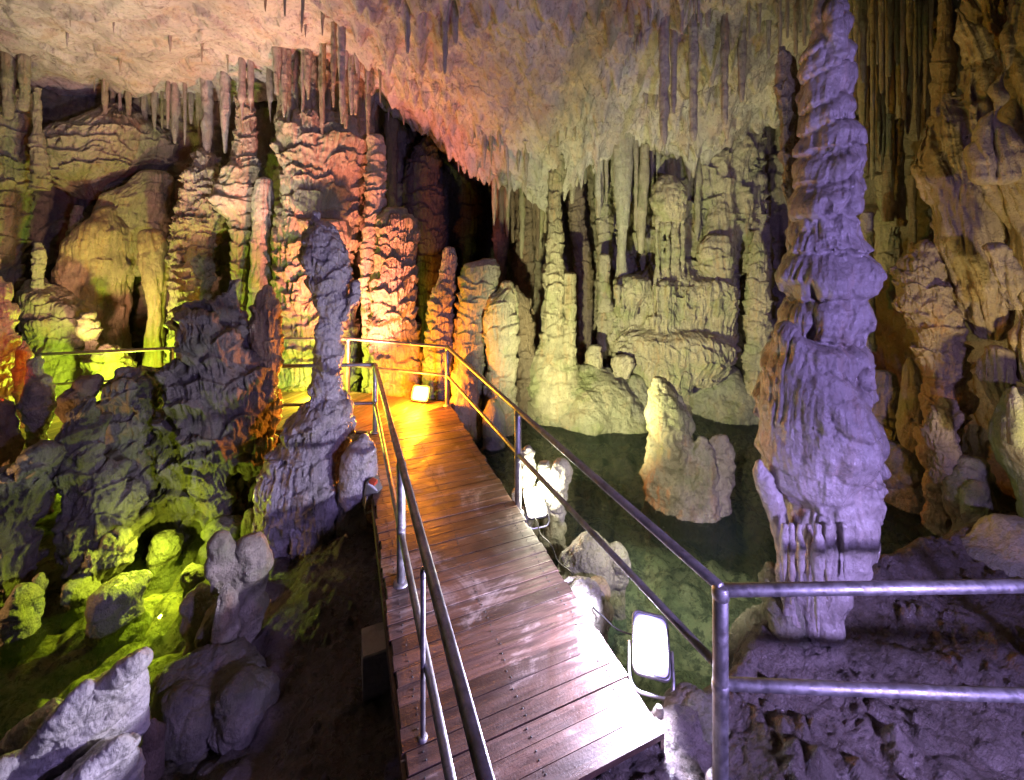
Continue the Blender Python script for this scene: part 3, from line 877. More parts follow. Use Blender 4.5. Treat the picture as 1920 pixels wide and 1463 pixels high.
railing('straight pipe railing with leaning handrail on the stream side of the boardwalk', (-.9, 3.5, 0),
        [('top_rail', [LP(yl0, H), LP(3.5, H), LP(6.28, H)], .030),
         ('mid_rail', [LP(yl0, .40), LP(3.5, .41), LP(6.28, .43)], .025),
         ('top_rail', [LP(6.28, H), (-3.43, 6.2, H), (-4.6, 6.05, H)], .027),
         ('mid_rail', [LP(6.28, .43), (-3.43, 6.2, .43), (-4.6, 6.05, .43)], .023)],
        [(*LP(3.52, 0)[:2], -.01, 1.0, .036), (*LP(6.28, 0)[:2], -.01, 1.0, .036), (lrail(2.42) - .03, 2.42, .0, .97, .014), (*LP(1.2, 0)[:2], -.02, 1.0, .036)])

# ------------------------------------------------------------------ floodlights
def rrect(w, h, r, n=5):
    pts = []
    for cx, cy, a0 in ((w - r, h - r, 0), (-w + r, h - r, 90), (-w + r, -h + r, 180), (w - r, -h + r, 270)):
        for i in range(n):
            a = math.radians(a0 + 90 * i / (n - 1)); pts.append((cx + r * math.cos(a), cy + r * math.sin(a)))
    return np.array(pts)
def prism(prof, z0, z1, s0=1.0, s1=1.0):
    n = len(prof)
    rings = [np.c_[prof * s0 * .01, np.full(n, z0)], np.c_[prof * s0, np.full(n, z0)], np.c_[prof * s1, np.full(n, z1)], np.c_[prof * s1 * .01, np.full(n, z1)]]
    return np.concatenate(rings), quads_grid(4, n, True)
def floodlight(label, loc, face, up, w, h, glow, bracket=True, red=False):
    """a lamp with a glass front looking along `face`, hung in a bent pipe bracket"""
    r = empty('floodlight', loc, label, 'floodlight')
    zf = Vector(face).normalized(); xf = Vector(up).cross(zf).normalized(); yf = zf.cross(xf)
    r.rotation_euler = Matrix((xf, yf, zf)).transposed().to_euler()
    pr = rrect(w, h, min(w, h) * .35)
    obj('housing', [prism(pr, -.13, -.02, .55, 1.08), prism(pr, -.02, -.004, 1.1, 1.1)], M['housing'], r, smooth=False)
    obj('lamp_glass', [prism(pr, -.003, .008, .97, .90)], glow, r, smooth=False)
    # a real rim, so the glass sits inside it
    rim_pts = [np.array((x * 1.04, y * 1.04, 0)) for x, y in list(pr) + [pr[0]]]
    obj('rim', [tube(rim_pts, .009, 8, cap=False)], M['housing'], r)
    if bracket:
        a = w * 1.25
        pts = [np.array((-a, 0, -.05))] + arc((-a, -h * .95, -.05), (-a, -h * 1.45, -.06), (-a * .5, -h * 1.5, -.07)) + arc((a * .5, -h * 1.5, -.07), (a, -h * 1.45, -.06), (a, -h * .95, -.05)) + [np.array((a, 0, -.05))]
        obj('bracket', [tube(pts, .012, 10)], M['bracket'], r)
    if red:
        obj('cap', [prism(rrect(w * .35, .022, .008), -.10, -.03)], M['red_paint'], r, smooth=False).location = (w * .6, h * 1.12, 0)
    return r
floodlight('glaring violet white floodlight hung beside the near end of the boardwalk', (.99, 3.02, -.03), (-.10, -.45, .78), (.25, .9, .3), .115, .165, M['glow_white'])
floodlight('small dazzling white floodlight at the foot of the second pool side railing post', (.25, 4.68, -.05), (.05, -.5, .85), (-.2, .9, .4), .10, .15, M['glow_warm'])
floodlight('glowing orange lamp on the landing in the corner of the walkway', (-1.60, 7.40, .17), (-.25, -.85, .40), (0, 0, 1), .15, .12, M['glow_orange'], bracket=False)
floodlight('grey floodlight with a red cap, seen from behind, on the stream side of the boardwalk', (-1.63, 4.86, -.02), (-.75, .30, .15), (0, 0, 1), .085, .14, M['dark_glass'], red=True)

def cable(label, pts):
    org = pts[0]
    q = []
    for a, b in zip(pts[:-1], pts[1:]):
        for t in np.linspace(0, 1, 8, endpoint=False):
            p = (1 - t) * np.array(a) + t * np.array(b); p[2] -= .05 * math.sin(math.pi * t); p[0] += .01 * math.sin(9 * t); q.append(p - np.array(org))
    q.append(np.array(pts[-1]) - np.array(org))
    o = obj('cable', [tube(q, .006, 8)], M['rubber'])
    o.location = org
    tag(o, label, 'cable', kind='thing')
cable('thin black cable drooping along the pool side edge of the boardwalk between the two floodlights', [(.98, 3.1, -.06), (.66, 3.35, -.08), (.52, 3.72, -.07), (.36, 4.1, -.08), (.24, 4.45, -.07), (.25, 4.66, -.10)])

# ------------------------------------------------------------------ formations
def form(name, label, cat, mat, pieces, group=None, parts=None, vox=None, fz=None):
    """one thing: the pieces are grown together into one mesh; parts are (name, pieces, mat)"""
    P = []
    for i, (o, Y, kw) in enumerate(pieces):
        kw = dict(kw); kw.setdefault('seed', (hash_label(label) + i * 7) % 997)
        P.append(loft(o, Y, **kw))
    if not vox:
        for key, vx, d in FZ:
            if key in label: vox, fz = vx, d; break
    if vox:
        P = [fuse(P, vox, **dict({'seed': hash_label(label) % 97}, **(fz or {})))]
    allv = np.concatenate([p[0] for p in P])
    org = (float(allv[:, 0].mean()), float(allv[:, 1].mean()), float(allv[:, 2].min()))
    o = obj(name, P, M[mat], origin=org)
    tag(o, label, cat, group, 'thing')
    for nm, pcs, m2 in parts or ():
        Q = [loft(oo, YY, **dict({'seed': 5 + i}, **kw)) for i, (oo, YY, kw) in enumerate(pcs)]
        c = obj(nm, Q, M[m2], origin=org)
        c.location = (0, 0, 0); c.parent = o
    return o
def hash_label(s):
    h = 7
    for ch in s: h = (h * 131 + ord(ch)) % 1000003
    return h
def K(base, **kw):
    d = dict(base); d.update(kw); return d
TIER = dict(A=.16, h=.26, w=.42, fl=.8, kf=6, An=.05, fn=2.4, Af=.032, kfm=11)
STACK = dict(A=.10, h=.17, w=.30, fl=.85, kf=5, An=.05, fn=3, Af=.018, kfm=13)
FLUTE = dict(Af=.055, kfm=8, An=.04, fn=1.6)
BOUL = dict(Al=.06, lf=2.2, An=.09, fn=1.5)
LUMP = dict(Al=.09, lf=3.6, An=.05, fn=2.2)


# formations whose pieces are fused into one skin: (words of the label, grain, relief)
FZ = [
    ('towering violet', .0085, dict(Af=.02, kfm=9, An=.022, fn=3, Ad=.014, it=2)),
    ('mushroom shaped', .013, dict(An=.05, fn=4, Af=.02, kfm=9, Ad=.02, it=3)),
    ('pale cascade', .010, dict(A=.05, h=.2, w=.12, An=.02, it=3)),
    ('tall slender violet', .0115, dict(A=.055, h=.17, w=.17, fl=.8, kf=4, Af=.03, kfm=9, Al=.035, lf=6, An=.04, fn=3, Ad=.03, it=4)),
    ('lumpy violet boulder', .012, dict(Al=.06, lf=4, An=.06, fn=2.5, Ad=.02)),
    ('ragged dark ridge', .016, dict(A=.16, h=.30, w=.34, fl=.7, kf=6, Af=.04, kfm=6, An=.09, fn=1.8, Ad=.05, slant=.5, it=8)),
    ('crooked fluted pillar', .014, dict(A=.08, h=.3, w=.2, Af=.05, kfm=8, An=.06, fn=2.2, Ad=.03, it=6)),
    ('grey rock shoulder', .015, dict(A=.12, h=.3, w=.36, fl=.7, Af=.03, kfm=6, An=.09, fn=1.9, Ad=.05, Al=.05, lf=3, it=8)),
    ('knobbly stone mass', .013, dict(A=.10, h=.26, w=.30, fl=.7, Af=.035, kfm=6, An=.08, fn=2.2, Ad=.05, Al=.05, lf=4, it=8)),
    ('broad overhanging', .013, dict(A=.09, h=.3, w=.3, fl=.7, Af=.035, kfm=6, An=.08, fn=1.8, Ad=.05, Al=.04, lf=4, it=8)),
    ('ribbed stump', .012, dict(A=.05, h=.22, w=.3, An=.05, fn=2.6, Al=.03, lf=5, Ad=.02)),
    ('flat dark slab', .014, dict(An=.07, Al=.04, Ad=.03)),
    ('low dark rounded boulder', .014, dict(An=.09, Al=.06, lf=3, Ad=.03)),
    ('jagged red glowing', .016, dict(A=.12, h=.35, w=.35, Af=.04, kfm=6, An=.10, Ad=.04)),
    ('twin headed smooth', .009, dict(An=.05, fn=2.4, Al=.04, lf=5, Ad=.012, Af=.012, kfm=8, it=14)),
    ('large shadowed rounded', .009, dict(An=.07, fn=2.2, Al=.11, lf=3.0, Ad=.025, A=.03, h=.2, w=.2, it=14)),
    ('bright white calcite', .0062, dict(An=.045, fn=2.4, Al=.045, lf=5.0, A=.03, h=.09, w=.12, fl=.3, slant=3.0, it=12)),
    ('small brownish stone', .009, dict(An=.04, Al=.03)),
    ('flat topped wet', .009, dict(An=.06, fn=2.4, Al=.05, lf=4, Ad=.015)),
    ('small mossy stone', .010, dict(An=.05, fn=3.5, Al=.04, lf=7)),
    ('wet stone at the waterline', .010, dict(An=.05, fn=3, Al=.04, lf=6)),
    ('lime lit slab', .011, dict(An=.06, fn=3, Al=.04, lf=6)),
    ('yellow lit stone between', .010, dict(An=.05, fn=3, Al=.04, lf=6)),
    ('submerged yellow', .010, dict(An=.05, fn=3, Al=.04, lf=6)),
    ('rounded stone in the gap', .010, dict(An=.05, fn=3, Al=.04, lf=6)),
    ('dark muddy rock', .011, dict(An=.12, fn=2.0, Al=.10, lf=2.6, it=8)),
    ('dark brown rock lying', .009, dict(An=.12, fn=2.0, Al=.10, lf=2.6, it=8)),
    ('pale broken stalagmite', .013, dict(A=.03, h=.16, w=.2, An=.05, fn=3, Al=.05, lf=5, Ad=.03, it=6)),
    ('thin pale pinnacle', .010, dict(An=.04, fn=4, Al=.04, lf=8, it=4)),
    ('knobbly double topped', .010, dict(An=.04, fn=4, Al=.05, lf=8, it=5)),
    ('mossy boulder with', .009, dict(An=.05, fn=2.6, Al=.03, lf=5, Af=.012, it=8)),
    ('whitish rock ledge', .008, dict(An=.06, fn=3, Al=.06, lf=5, it=8)),
    ('low grey rock', .007, dict(An=.05, fn=3, Al=.04, lf=5)),
    ('rough purple rock', .008, dict(An=.09, fn=2.4, Al=.08, lf=4, it=8)),
    ('muddy purple rock', .008, dict(An=.045, fn=5, Al=.05, lf=6, it=5)),
    ('crumbly green lit', .020, dict(A=.10, h=.2, w=.3, An=.06, Al=.10, lf=2.8, Ad=.03, it=6)),
    ('great smooth brown dome', .022, dict(A=.05, h=.8, w=.5, Af=.05, kfm=4, An=.06, fn=1.4, it=8)),
    ('heaped layered mass', .020, dict(A=.14, h=.25, w=.36, fl=.8, An=.06, Af=.03, it=4)),
    ('wide organ pipe', .0155, dict(A=.07, h=.3, w=.3, fl=.9, Af=.03, kfm=8, An=.04, Ad=.015, it=3)),
    ('dark shouldered dripstone', .012, dict(Af=.085, kfm=6, slant=.14, An=.045, fn=2, Al=.02, lf=4, it=5)),
    ('yellow ribbed drapery', .011, dict(Af=.09, kfm=5.5, slant=.20, An=.04, fn=1.6, it=7)),
    ('gnarled ochre', .012, dict(A=.06, h=.2, w=.2, fl=.8, kf=4, An=.06, fn=2.2, Al=.06, lf=4, Ad=.015, it=5)),
    ('large dark pitted', .014, dict(An=.07, Al=.06, lf=4, Ad=.05)),
    ('cluster of lumpy pale', .012, dict(An=.05, Al=.09, lf=4.5, Ad=.02, it=8)),
    ('big smooth greenish', .010, dict(Af=.02, kfm=7, An=.035, fn=1.6, it=12)),
    ('drooping fluted lobe', .011, dict(slant=.15, Af=.06, kfm=8, An=.04, it=5)),
    ('broad pale domed', .012, dict(An=.05, fn=1.8, Al=.03, lf=3, Ad=.01)),
    ('wet rounded shore', .020, dict(An=.08, Al=.10, lf=2.0, Ad=.02)),
    ('wet domed mound', .020, dict(An=.07, Al=.08, lf=2.4, Ad=.02)),
    ('wide dark smooth', .020, dict(An=.08, Al=.05, lf=2.0, Ad=.03)),
    ('smooth brown rounded', .016, dict(An=.05, Al=.05)),
]

# --- the great violet column by the bank
form('dripstone_column', 'towering violet lit column of stacked bulging domes standing on the muddy bank', 'column', 'wet', [
    ([(-60, 1524, 1576), (0, 1520, 1582), (44, 1516, 1592), (79, 1514, 1590), (100, 1500, 1600), (144, 1496, 1602), (201, 1497, 1602), (245, 1494, 1612), (271, 1492, 1626), (306, 1486, 1630),
      (332, 1487, 1620), (359, 1481, 1620), (385, 1474, 1614), (407, 1472, 1611), (442, 1474, 1616), (464, 1468, 1629), (516, 1455, 1645), (551, 1461, 1634), (573, 1460, 1628), (612, 1457, 1634),
      (640, 1440, 1631), (666, 1431, 1631), (709, 1420, 1630), (753, 1415, 1614), (784, 1415, 1651), (819, 1419, 1654), (862, 1417, 1654), (906, 1420, 1655), (950, 1434, 1654), (994, 1446, 1644),
      (1037, 1450, 1632), (1072, 1454, 1620), (1116, 1458, 1592), (1160, 1466, 1582), (1200, 1478, 1574), (1235, 1488, 1568), (1270, 1486, 1570)], 3.15,
     dict(dep=.85, Ar=.115, rims=[48, 100, 142, 200, 246, 287, 345, 412, 478, 560, 640, 705, 760, 868, 930, 1085, 1230], fl=1.0, kfm=8, A=.085, h=.25, w=.32, mode='dome', fringe=.26, kf=6, An=.02, fn=2.6, vary=.08, seed=31, sp=.0062)),
    ([(15, 1546, 1584), (60, 1548, 1586), (100, 1560, 1590)], 3.02, dict(Ar=.02, rims=[40, 70, 95], An=.02, cap=.8, capb=.6, seed=3)),
    # the fused lower swelling towards the pool, its fringe and draperies
    ([(628, 1448, 1500), (655, 1434, 1580), (720, 1422, 1600), (780, 1420, 1640), (830, 1424, 1648), (868, 1432, 1640), (905, 1450, 1600)], 2.98,
     dict(dep=.75, An=.04, fn=1.8, Ar=.03, rims=[700, 790, 880], fl=1.2, kfm=9, cap=.9, capb=.5, seed=12, sp=.006)),
    ([(655, 1590, 1628), (690, 1594, 1634), (730, 1590, 1630)], 3.05, dict(Al=.07, lf=9, An=.02, cap=.9, capb=.9, seed=4)),
    ([(870, 1418, 1432), (890, 1412, 1450), (930, 1426, 1466), (990, 1446, 1484), (1080, 1454, 1490), (1180, 1470, 1500)], 3.06, dict(An=.02, fn=5, cap=1.0, seed=6, sp=.006)),
    ([(925, 1500, 1640), (960, 1474, 1650), (1000, 1470, 1644), (1030, 1480, 1632), (1060, 1490, 1610)], 2.98, dict(dep=.62, An=.03, cap=.5, capb=.3, seed=8, sp=.006)),
    ] + [([(985, u - w, u + w), (1050, u - w * .8, u + w * .8), (ve, u - w * .5, u + w * .5)], 2.80 + .05 * (k % 3), dict(An=.012, fn=6, cap=.4, capb=1.6, seed=20 + k, sp=.006))
         for k, (u, w, ve) in enumerate(((1484, 6, 1130), (1500, 7, 1110), (1515, 8, 1150), (1534, 9, 1190), (1552, 8, 1120), (1568, 7, 1100), (1584, 8, 1085), (1602, 8, 1075), (1618, 7, 1058), (1470, 6, 1100)))])
form('flowstone', 'pale cascade of dripping draperies fused to the shoulder of the great column', 'flowstone', 'stone', [
    ([(92, 1452, 1475), (120, 1450, 1500), (145, 1448, 1508), (200, 1451, 1506), (240, 1452, 1508), (270, 1454, 1506), (318, 1464, 1494), (330, 1459, 1494), (360, 1462, 1492), (400, 1474, 1486), (440, 1476, 1484)], 3.45,
     dict(A=.05, h=.20, w=.12, fl=.8, kf=3, Af=.02, kfm=16, An=.02, fn=4))])

# --- the dark violet stalagmite rising beside the boardwalk
form('stalagmite', 'tall slender violet stalagmite with a hooded head rising from a broad pale mound', 'stalagmite', 'violet', [
    ([(408, 583, 600), (415, 577, 608), (424, 576, 630), (436, 564, 638), (456, 562, 648), (471, 566, 655), (506, 575, 655), (532, 583, 655), (557, 590, 656), (582, 596, 648), (597, 598, 644), (618, 590, 644),
      (643, 590, 642), (668, 591, 640), (683, 589, 644), (704, 588, 638), (724, 582, 638), (739, 583, 640), (754, 578, 658), (768, 560, 664), (782, 538, 666), (800, 536, 669), (820, 539, 662), (835, 512, 660), (860, 500, 660),
      (911, 490, 658), (961, 486, 656), (1012, 484, 654), (1062, 482, 652), (1120, 478, 660)], 5.2,
     dict(dep=.9, Ar=.055, rims=[437, 470, 512, 556, 600, 640, 690, 735, 800, 840, 1000, 1200], fl=.7, kfm=10, An=.04, fn=3, Al=.03, lf=6, vary=.05, cap=1.3, seed=41, sp=.009)),
    ([(535, 654, 670), (548, 652, 675), (562, 650, 672), (580, 644, 662), (600, 630, 648)], 5.15, dict(An=.02, cap=.8, capb=.5, seed=5)),
    ([(842, 520, 560), (865, 505, 580), (900, 494, 588), (950, 490, 590), (1000, 488, 585), (1050, 486, 575), (1120, 484, 575)], 4.98,
     dict(Al=.08, lf=2.4, An=.04, fn=3, Af=.012, cap=.7, seed=15, sp=.009)),
    ([(880, 555, 600), (910, 548, 650), (960, 540, 655), (1040, 540, 655), (1120, 530, 655)], 5.0, dict(Af=.025, kfm=8, An=.04, cap=.6, seed=16, sp=.009)),
])
form('boulder', 'lumpy violet boulder wedged between the hooded stalagmite and the boardwalk', 'boulder', 'violet', [
    ([(822, 674, 690), (840, 660, 702), (865, 652, 706), (895, 646, 702), (935, 640, 690), (990, 630, 690)], 4.95, K(LUMP, cap=.8))])

# --- twisted rock ridge in the middle of the stream side
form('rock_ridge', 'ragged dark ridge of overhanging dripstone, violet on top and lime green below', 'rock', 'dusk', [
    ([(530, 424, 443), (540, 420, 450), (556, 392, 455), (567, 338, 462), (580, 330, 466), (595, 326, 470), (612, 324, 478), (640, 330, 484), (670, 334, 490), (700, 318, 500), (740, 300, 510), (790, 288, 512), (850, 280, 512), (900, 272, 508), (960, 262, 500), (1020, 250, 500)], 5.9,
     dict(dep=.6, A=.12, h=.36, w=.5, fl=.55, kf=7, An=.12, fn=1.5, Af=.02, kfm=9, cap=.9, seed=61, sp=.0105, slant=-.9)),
    ([(600, 330, 420), (640, 334, 452), (680, 345, 455), (695, 360, 440)], 5.5, dict(dep=.7, A=.06, h=.22, w=.25, fl=.7, An=.07, fn=2, cap=.4, capb=.7, seed=63)),
    ([(780, 330, 440), (820, 320, 465), (860, 330, 470), (905, 345, 440)], 5.45, dict(dep=.7, A=.12, h=.3, w=.3, fl=.7, An=.08, fn=2, cap=.4, capb=.7, seed=64)),
    ([(900, 385, 430), (930, 372, 440), (970, 372, 440), (1015, 378, 436)], 5.45, dict(Al=.08, lf=5, An=.05, A=.05, h=.2, w=.2, cap=.6, seed=65)),
    ([(690, 300, 500), (730, 296, 512), (770, 300, 512), (820, 330, 505)], 5.62, dict(dep=.6, An=.08, A=.08, cap=.4, capb=.3, seed=68)),
    ([(1000, 340, 470), (1030, 300, 490)], 5.6, dict(Al=.08, lf=4, An=.05, cap=.3, seed=66)),
    ([(840, 455, 512), (860, 440, 516), (880, 452, 514)], 5.75, dict(dep=.7, Af=.03, An=.05, cap=.4, capb=.6, seed=67)),
    ] + [([(860, u - 4, u + 5), (900, u - 4, u + 4), (950, u - 5 - k % 2, u + 4), (985, u - 7, u + 7), (1010, u - 6, u + 6)], 5.62 + .03 * (k % 3), dict(Af=.012, kfm=20, An=.018, fn=4, cap=.5, seed=70 + k)) for k, u in enumerate((452, 466, 478, 492, 505))])
form('rock_ridge', 'crooked fluted pillar on the end of the ragged ridge, catching orange lamplight', 'rock', 'tan', [
    ([(543, 494, 512), (556, 480, 516), (575, 470, 527), (600, 466, 532), (640, 464, 541), (670, 468, 530), (690, 476, 526), (730, 480, 528), (760, 484, 526), (790, 490, 522), (840, 488, 520), (900, 488, 514), (1000, 484, 514)], 6.05,
     dict(dep=.9, A=.10, h=.30, w=.26, fl=.7, kf=5, Af=.035, kfm=10, An=.06, fn=2.2, slant=.4, cap=.8, seed=73))])
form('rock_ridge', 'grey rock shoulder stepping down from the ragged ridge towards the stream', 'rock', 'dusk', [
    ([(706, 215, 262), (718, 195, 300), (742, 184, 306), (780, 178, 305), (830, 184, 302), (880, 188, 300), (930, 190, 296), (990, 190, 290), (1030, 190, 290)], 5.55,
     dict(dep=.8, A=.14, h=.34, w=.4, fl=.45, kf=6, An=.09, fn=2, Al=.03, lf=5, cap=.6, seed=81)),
    ([(700, 262, 300), (712, 240, 318), (740, 262, 318)], 5.8, dict(An=.06, cap=.5, seed=82)),
    ([(860, 230, 330), (900, 215, 345), (960, 215, 350), (1010, 215, 345)], 5.7, dict(dep=.6, An=.07, cap=.3, seed=83))])
form('rock_ridge', 'knobbly stone mass streaked orange at the edge of the green stream', 'rock', 'dusk', [
    ([(757, 150, 184), (772, 122, 190), (800, 106, 192), (830, 104, 196), (870, 110, 199), (920, 122, 207), (950, 114, 240), (985, 110, 264), (1010, 112, 268), (1040, 116, 262), (1070, 122, 236), (1095, 126, 200)], 4.9,
     dict(dep=.85, A=.14, h=.26, w=.34, fl=.6, kf=5, An=.10, fn=2.2, Al=.05, lf=6, cap=.7, seed=85, sp=.009)),
    ([(880, 150, 240), (920, 140, 262), (970, 150, 268), (1010, 160, 262)], 5.05, dict(An=.06, A=.05, cap=.4, capb=.4, seed=87)),
    ([(1000, 190, 250), (1030, 165, 266), (1060, 145, 250), (1090, 135, 215)], 4.75, dict(dep=.7, An=.05, cap=.3, seed=86, sp=.009))])
form('rock_ridge', 'broad overhanging dark rock leaning out above the stream at its lower end', 'rock', 'dusk', [
    ([(845, 50, 128), (866, -10, 137), (900, -50, 134), (930, -60, 128), (965, -60, 108), (990, -60, 80), (1020, -55, 74)], 4.6,
     dict(dep=.7, A=.10, h=.3, w=.4, fl=.6, kf=5, An=.09, fn=1.8, cap=.35, seed=88, sp=.009)),
    ([(975, -60, 62), (1020, -50, 76), (1070, -50, 84), (1110, -50, 80), (1150, -50, 40), (1180, -50, 30)], 4.45, dict(dep=.7, A=.08, h=.3, w=.25, fl=.7, An=.07, Af=.02, cap=.4, seed=89, sp=.009)),
    ([(1085, 60, 90), (1105, 55, 98), (1130, 40, 90)], 4.4, dict(Al=.05, lf=7, An=.03, cap=.6, capb=.3, seed=90))])
form('stalagmite', 'ribbed stump of a stalagmite leaning against the red lit rock', 'stalagmite', 'stone', [
    ([(683, 44, 78), (700, 36, 85), (720, 38, 100), (760, 46, 109), (800, 52, 102), (860, 55, 100), (920, 50, 105)], 5.3,
     dict(A=.06, h=.26, w=.3, fl=.5, An=.05, fn=2.6, cap=.7, seed=92))])
form('boulder', 'flat dark slab of rock with crusted edges lying behind the orange streaked mass', 'rock', 'brown', [
    ([(717, 140, 182), (735, 112, 192), (760, 108, 186), (795, 125, 172), (850, 125, 175)], 5.35, dict(dep=1.1, An=.08, fn=2.5, cap=.3, seed=93))])
form('boulder', 'low dark rounded boulder under the red lit rock', 'boulder', 'brown', [
    ([(770, -60, 28), (815, -60, 46), (870, -60, 42), (940, -60, 40)], 5.0, K(BOUL, cap=.3))])
form('rock_ridge', 'jagged red glowing rock mass at the edge of the cave beside the ribbed stump', 'rock', 'tan', [
    ([(470, -60, 0), (520, -60, 18), (580, -60, 37), (640, -60, 40), (700, -60, 32), (760, -60, 36), (830, -60, 44), (900, -60, 44)], 6.2,
     dict(dep=.7, A=.14, h=.4, w=.4, fl=.6, An=.10, fn=2, cap=.3, seed=95)),
    ([(640, 32, 58), (665, 28, 62), (700, 26, 60), (760, 26, 60)], 6.0, dict(An=.04, cap=.5, seed=96))])

# --- rounded stones on the stream bank
form('stalagmite', 'twin headed smooth grey stalagmite stub half in shadow on the stream bank', 'stalagmite', 'stone', [
    ([(1014, 452, 486), (1030, 442, 497), (1075, 420, 500), (1115, 392, 496), (1160, 380, 490), (1205, 378, 478)], 3.75, dict(dep=.6, An=.05, fn=2.4, Al=.02, lf=4, cap=.4, seed=101, sp=.007)),
    ([(1012, 398, 426), (1030, 388, 440), (1055, 384, 444), (1085, 386, 438), (1110, 390, 430)], 3.62, dict(dep=.6, An=.02, cap=.5, capb=.5, seed=102, sp=.007)),
    ([(1100, 408, 440), (1118, 398, 450), (1150, 398, 452), (1185, 402, 448)], 3.52, dict(dep=.6, An=.025, cap=.6, seed=103, sp=.007)),
    ([(1112, 352, 392), (1140, 342, 398), (1185, 346, 398)], 3.85, dict(LUMP, dep=.6, cap=.5, seed=104))])
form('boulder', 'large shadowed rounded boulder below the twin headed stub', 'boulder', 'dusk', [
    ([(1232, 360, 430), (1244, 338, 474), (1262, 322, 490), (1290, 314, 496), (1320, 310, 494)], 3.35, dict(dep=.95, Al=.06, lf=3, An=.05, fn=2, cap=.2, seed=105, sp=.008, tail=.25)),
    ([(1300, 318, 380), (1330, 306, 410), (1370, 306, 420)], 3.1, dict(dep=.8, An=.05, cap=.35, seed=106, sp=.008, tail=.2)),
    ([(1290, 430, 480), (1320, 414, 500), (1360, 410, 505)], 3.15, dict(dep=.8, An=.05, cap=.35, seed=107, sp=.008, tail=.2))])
form('boulder', 'bright white calcite boulder with a scaly flank and a pointed peak', 'boulder', 'white', [
    ([(1240, 236, 266), (1250, 206, 277), (1262, 168, 280), (1276, 140, 281), (1300, 112, 281), (1335, 84, 280), (1375, 50, 279), (1420, 16, 277), (1470, -30, 274), (1560, -80, 268)], 2.62,
     dict(dep=.55, An=.03, fn=2.6, cap=.15, vary=0, seed=111, sp=.0055)),
    ([(1296, 126, 176), (1320, 96, 190), (1360, 60, 190), (1420, 20, 186)], 2.48, dict(dep=.4, An=.03, fn=3, cap=.3, capb=.3, seed=112, sp=.0055)),
    ([(1398, 190, 240), (1414, 140, 266), (1440, 80, 276), (1490, 20, 278), (1560, -30, 272)], 2.42, dict(dep=.5, An=.02, fn=2.5, cap=.2, seed=113, sp=.0055)),
    ([(1340, 40, 130), (1366, -10, 150), (1420, -70, 150), (1560, -100, 150)], 2.66, dict(dep=.5, An=.03, cap=.2, seed=114, sp=.006)),
    ([(1440, -20, 46), (1456, -50, 66), (1540, -60, 80)], 2.33, dict(dep=.6, An=.02, cap=.4, seed=115, sp=.006))])
form('boulder', 'small brownish stone tucked behind the white calcite boulder', 'boulder', 'brown', [
    ([(1350, 276, 298), (1370, 268, 308), (1410, 266, 312)], 2.85, dict(dep=.5, An=.03, cap=.4, tail=.2))])
form('boulder', 'flat topped wet boulder standing in the green stream', 'boulder', 'grey', [
    ([(1086, 205, 238), (1094, 182, 274), (1112, 170, 278), (1140, 168, 274), (1165, 172, 270)], 4.3, dict(Al=.03, lf=5, An=.05, fn=3, cap=.15, seed=121, sp=.008))])
form('boulder', 'small mossy stone lying beside the flat topped stream boulder', 'boulder', 'grey', [
    ([(1092, 128, 168), (1106, 118, 178), (1130, 122, 176)], 4.5, dict(Al=.03, lf=8, An=.04, fn=4, cap=.3, seed=122))])
for lab, o, Y in (('wet stone at the waterline under the orange streaked mass', [(1008, 285, 330), (1022, 274, 344), (1050, 276, 340)], 5.1),
                  ('bright lime lit slab at the foot of the ragged ridge', [(978, 400, 440), (986, 386, 462), (1010, 388, 460)], 5.3),
                  ('yellow lit stone between the ragged ridge and the pale mound', [(962, 460, 482), (980, 450, 486), (1030, 448, 484)], 5.3),
                  ('submerged yellow stone poking out near the twin headed stub', [(1068, 352, 374), (1080, 342, 378), (1105, 344, 376)], 4.5),
                  ('rounded stone in the gap below the overhanging dark rock', [(1100, 20, 60), (1120, 8, 80), (1150, 10, 76)], 4.15)):
    form('boulder', lab, 'stone', 'grey', [(o, Y, dict(Al=.05, lf=6, An=.05, fn=3, cap=.35))])
# --- in and around the pool
form('stalagmite', 'pale broken stalagmite standing alone in the pool with a lumpy side stump', 'stalagmite', 'stone', [
    ([(710, 1226, 1250), (722, 1224, 1260), (745, 1221, 1272), (780, 1215, 1290), (820, 1212, 1298), (850, 1209, 1300), (880, 1205, 1306), (905, 1203, 1316), (930, 1206, 1330), (960, 1210, 1345), (1010, 1200, 1360)], 5.75,
     dict(A=.04, h=.22, w=.3, fl=.5, An=.06, fn=2.6, Al=.03, lf=8, cap=.35, seed=131)),
    ([(822, 1336, 1360), (834, 1330, 1372), (865, 1326, 1376), (905, 1314, 1375), (940, 1300, 1368), (1000, 1290, 1380)], 5.7, dict(Al=.06, lf=7, An=.04, cap=.5, seed=132)),
    ([(824, 1308, 1326), (842, 1300, 1336), (875, 1280, 1338), (920, 1260, 1340), (960, 1250, 1345)], 5.6, dict(Al=.05, lf=6, An=.04, cap=.6, seed=133)),
    ([(722, 1250, 1262), (745, 1262, 1280), (790, 1268, 1296), (830, 1270, 1298)], 5.85, dict(An=.03, cap=.5, seed=134))])
form('stalagmite', 'thin pale pinnacle rising from the pool behind the dazzling white lamp', 'stalagmite', 'pale', [
    ([(836, 979, 993), (852, 973, 1000), (880, 976, 1003), (920, 966, 1006), (960, 955, 1010), (1010, 950, 1015), (1060, 950, 1015)], 4.95, dict(Al=.04, lf=9, An=.04, fn=4, A=.03, h=.15, w=.15, cap=.5, seed=141))])
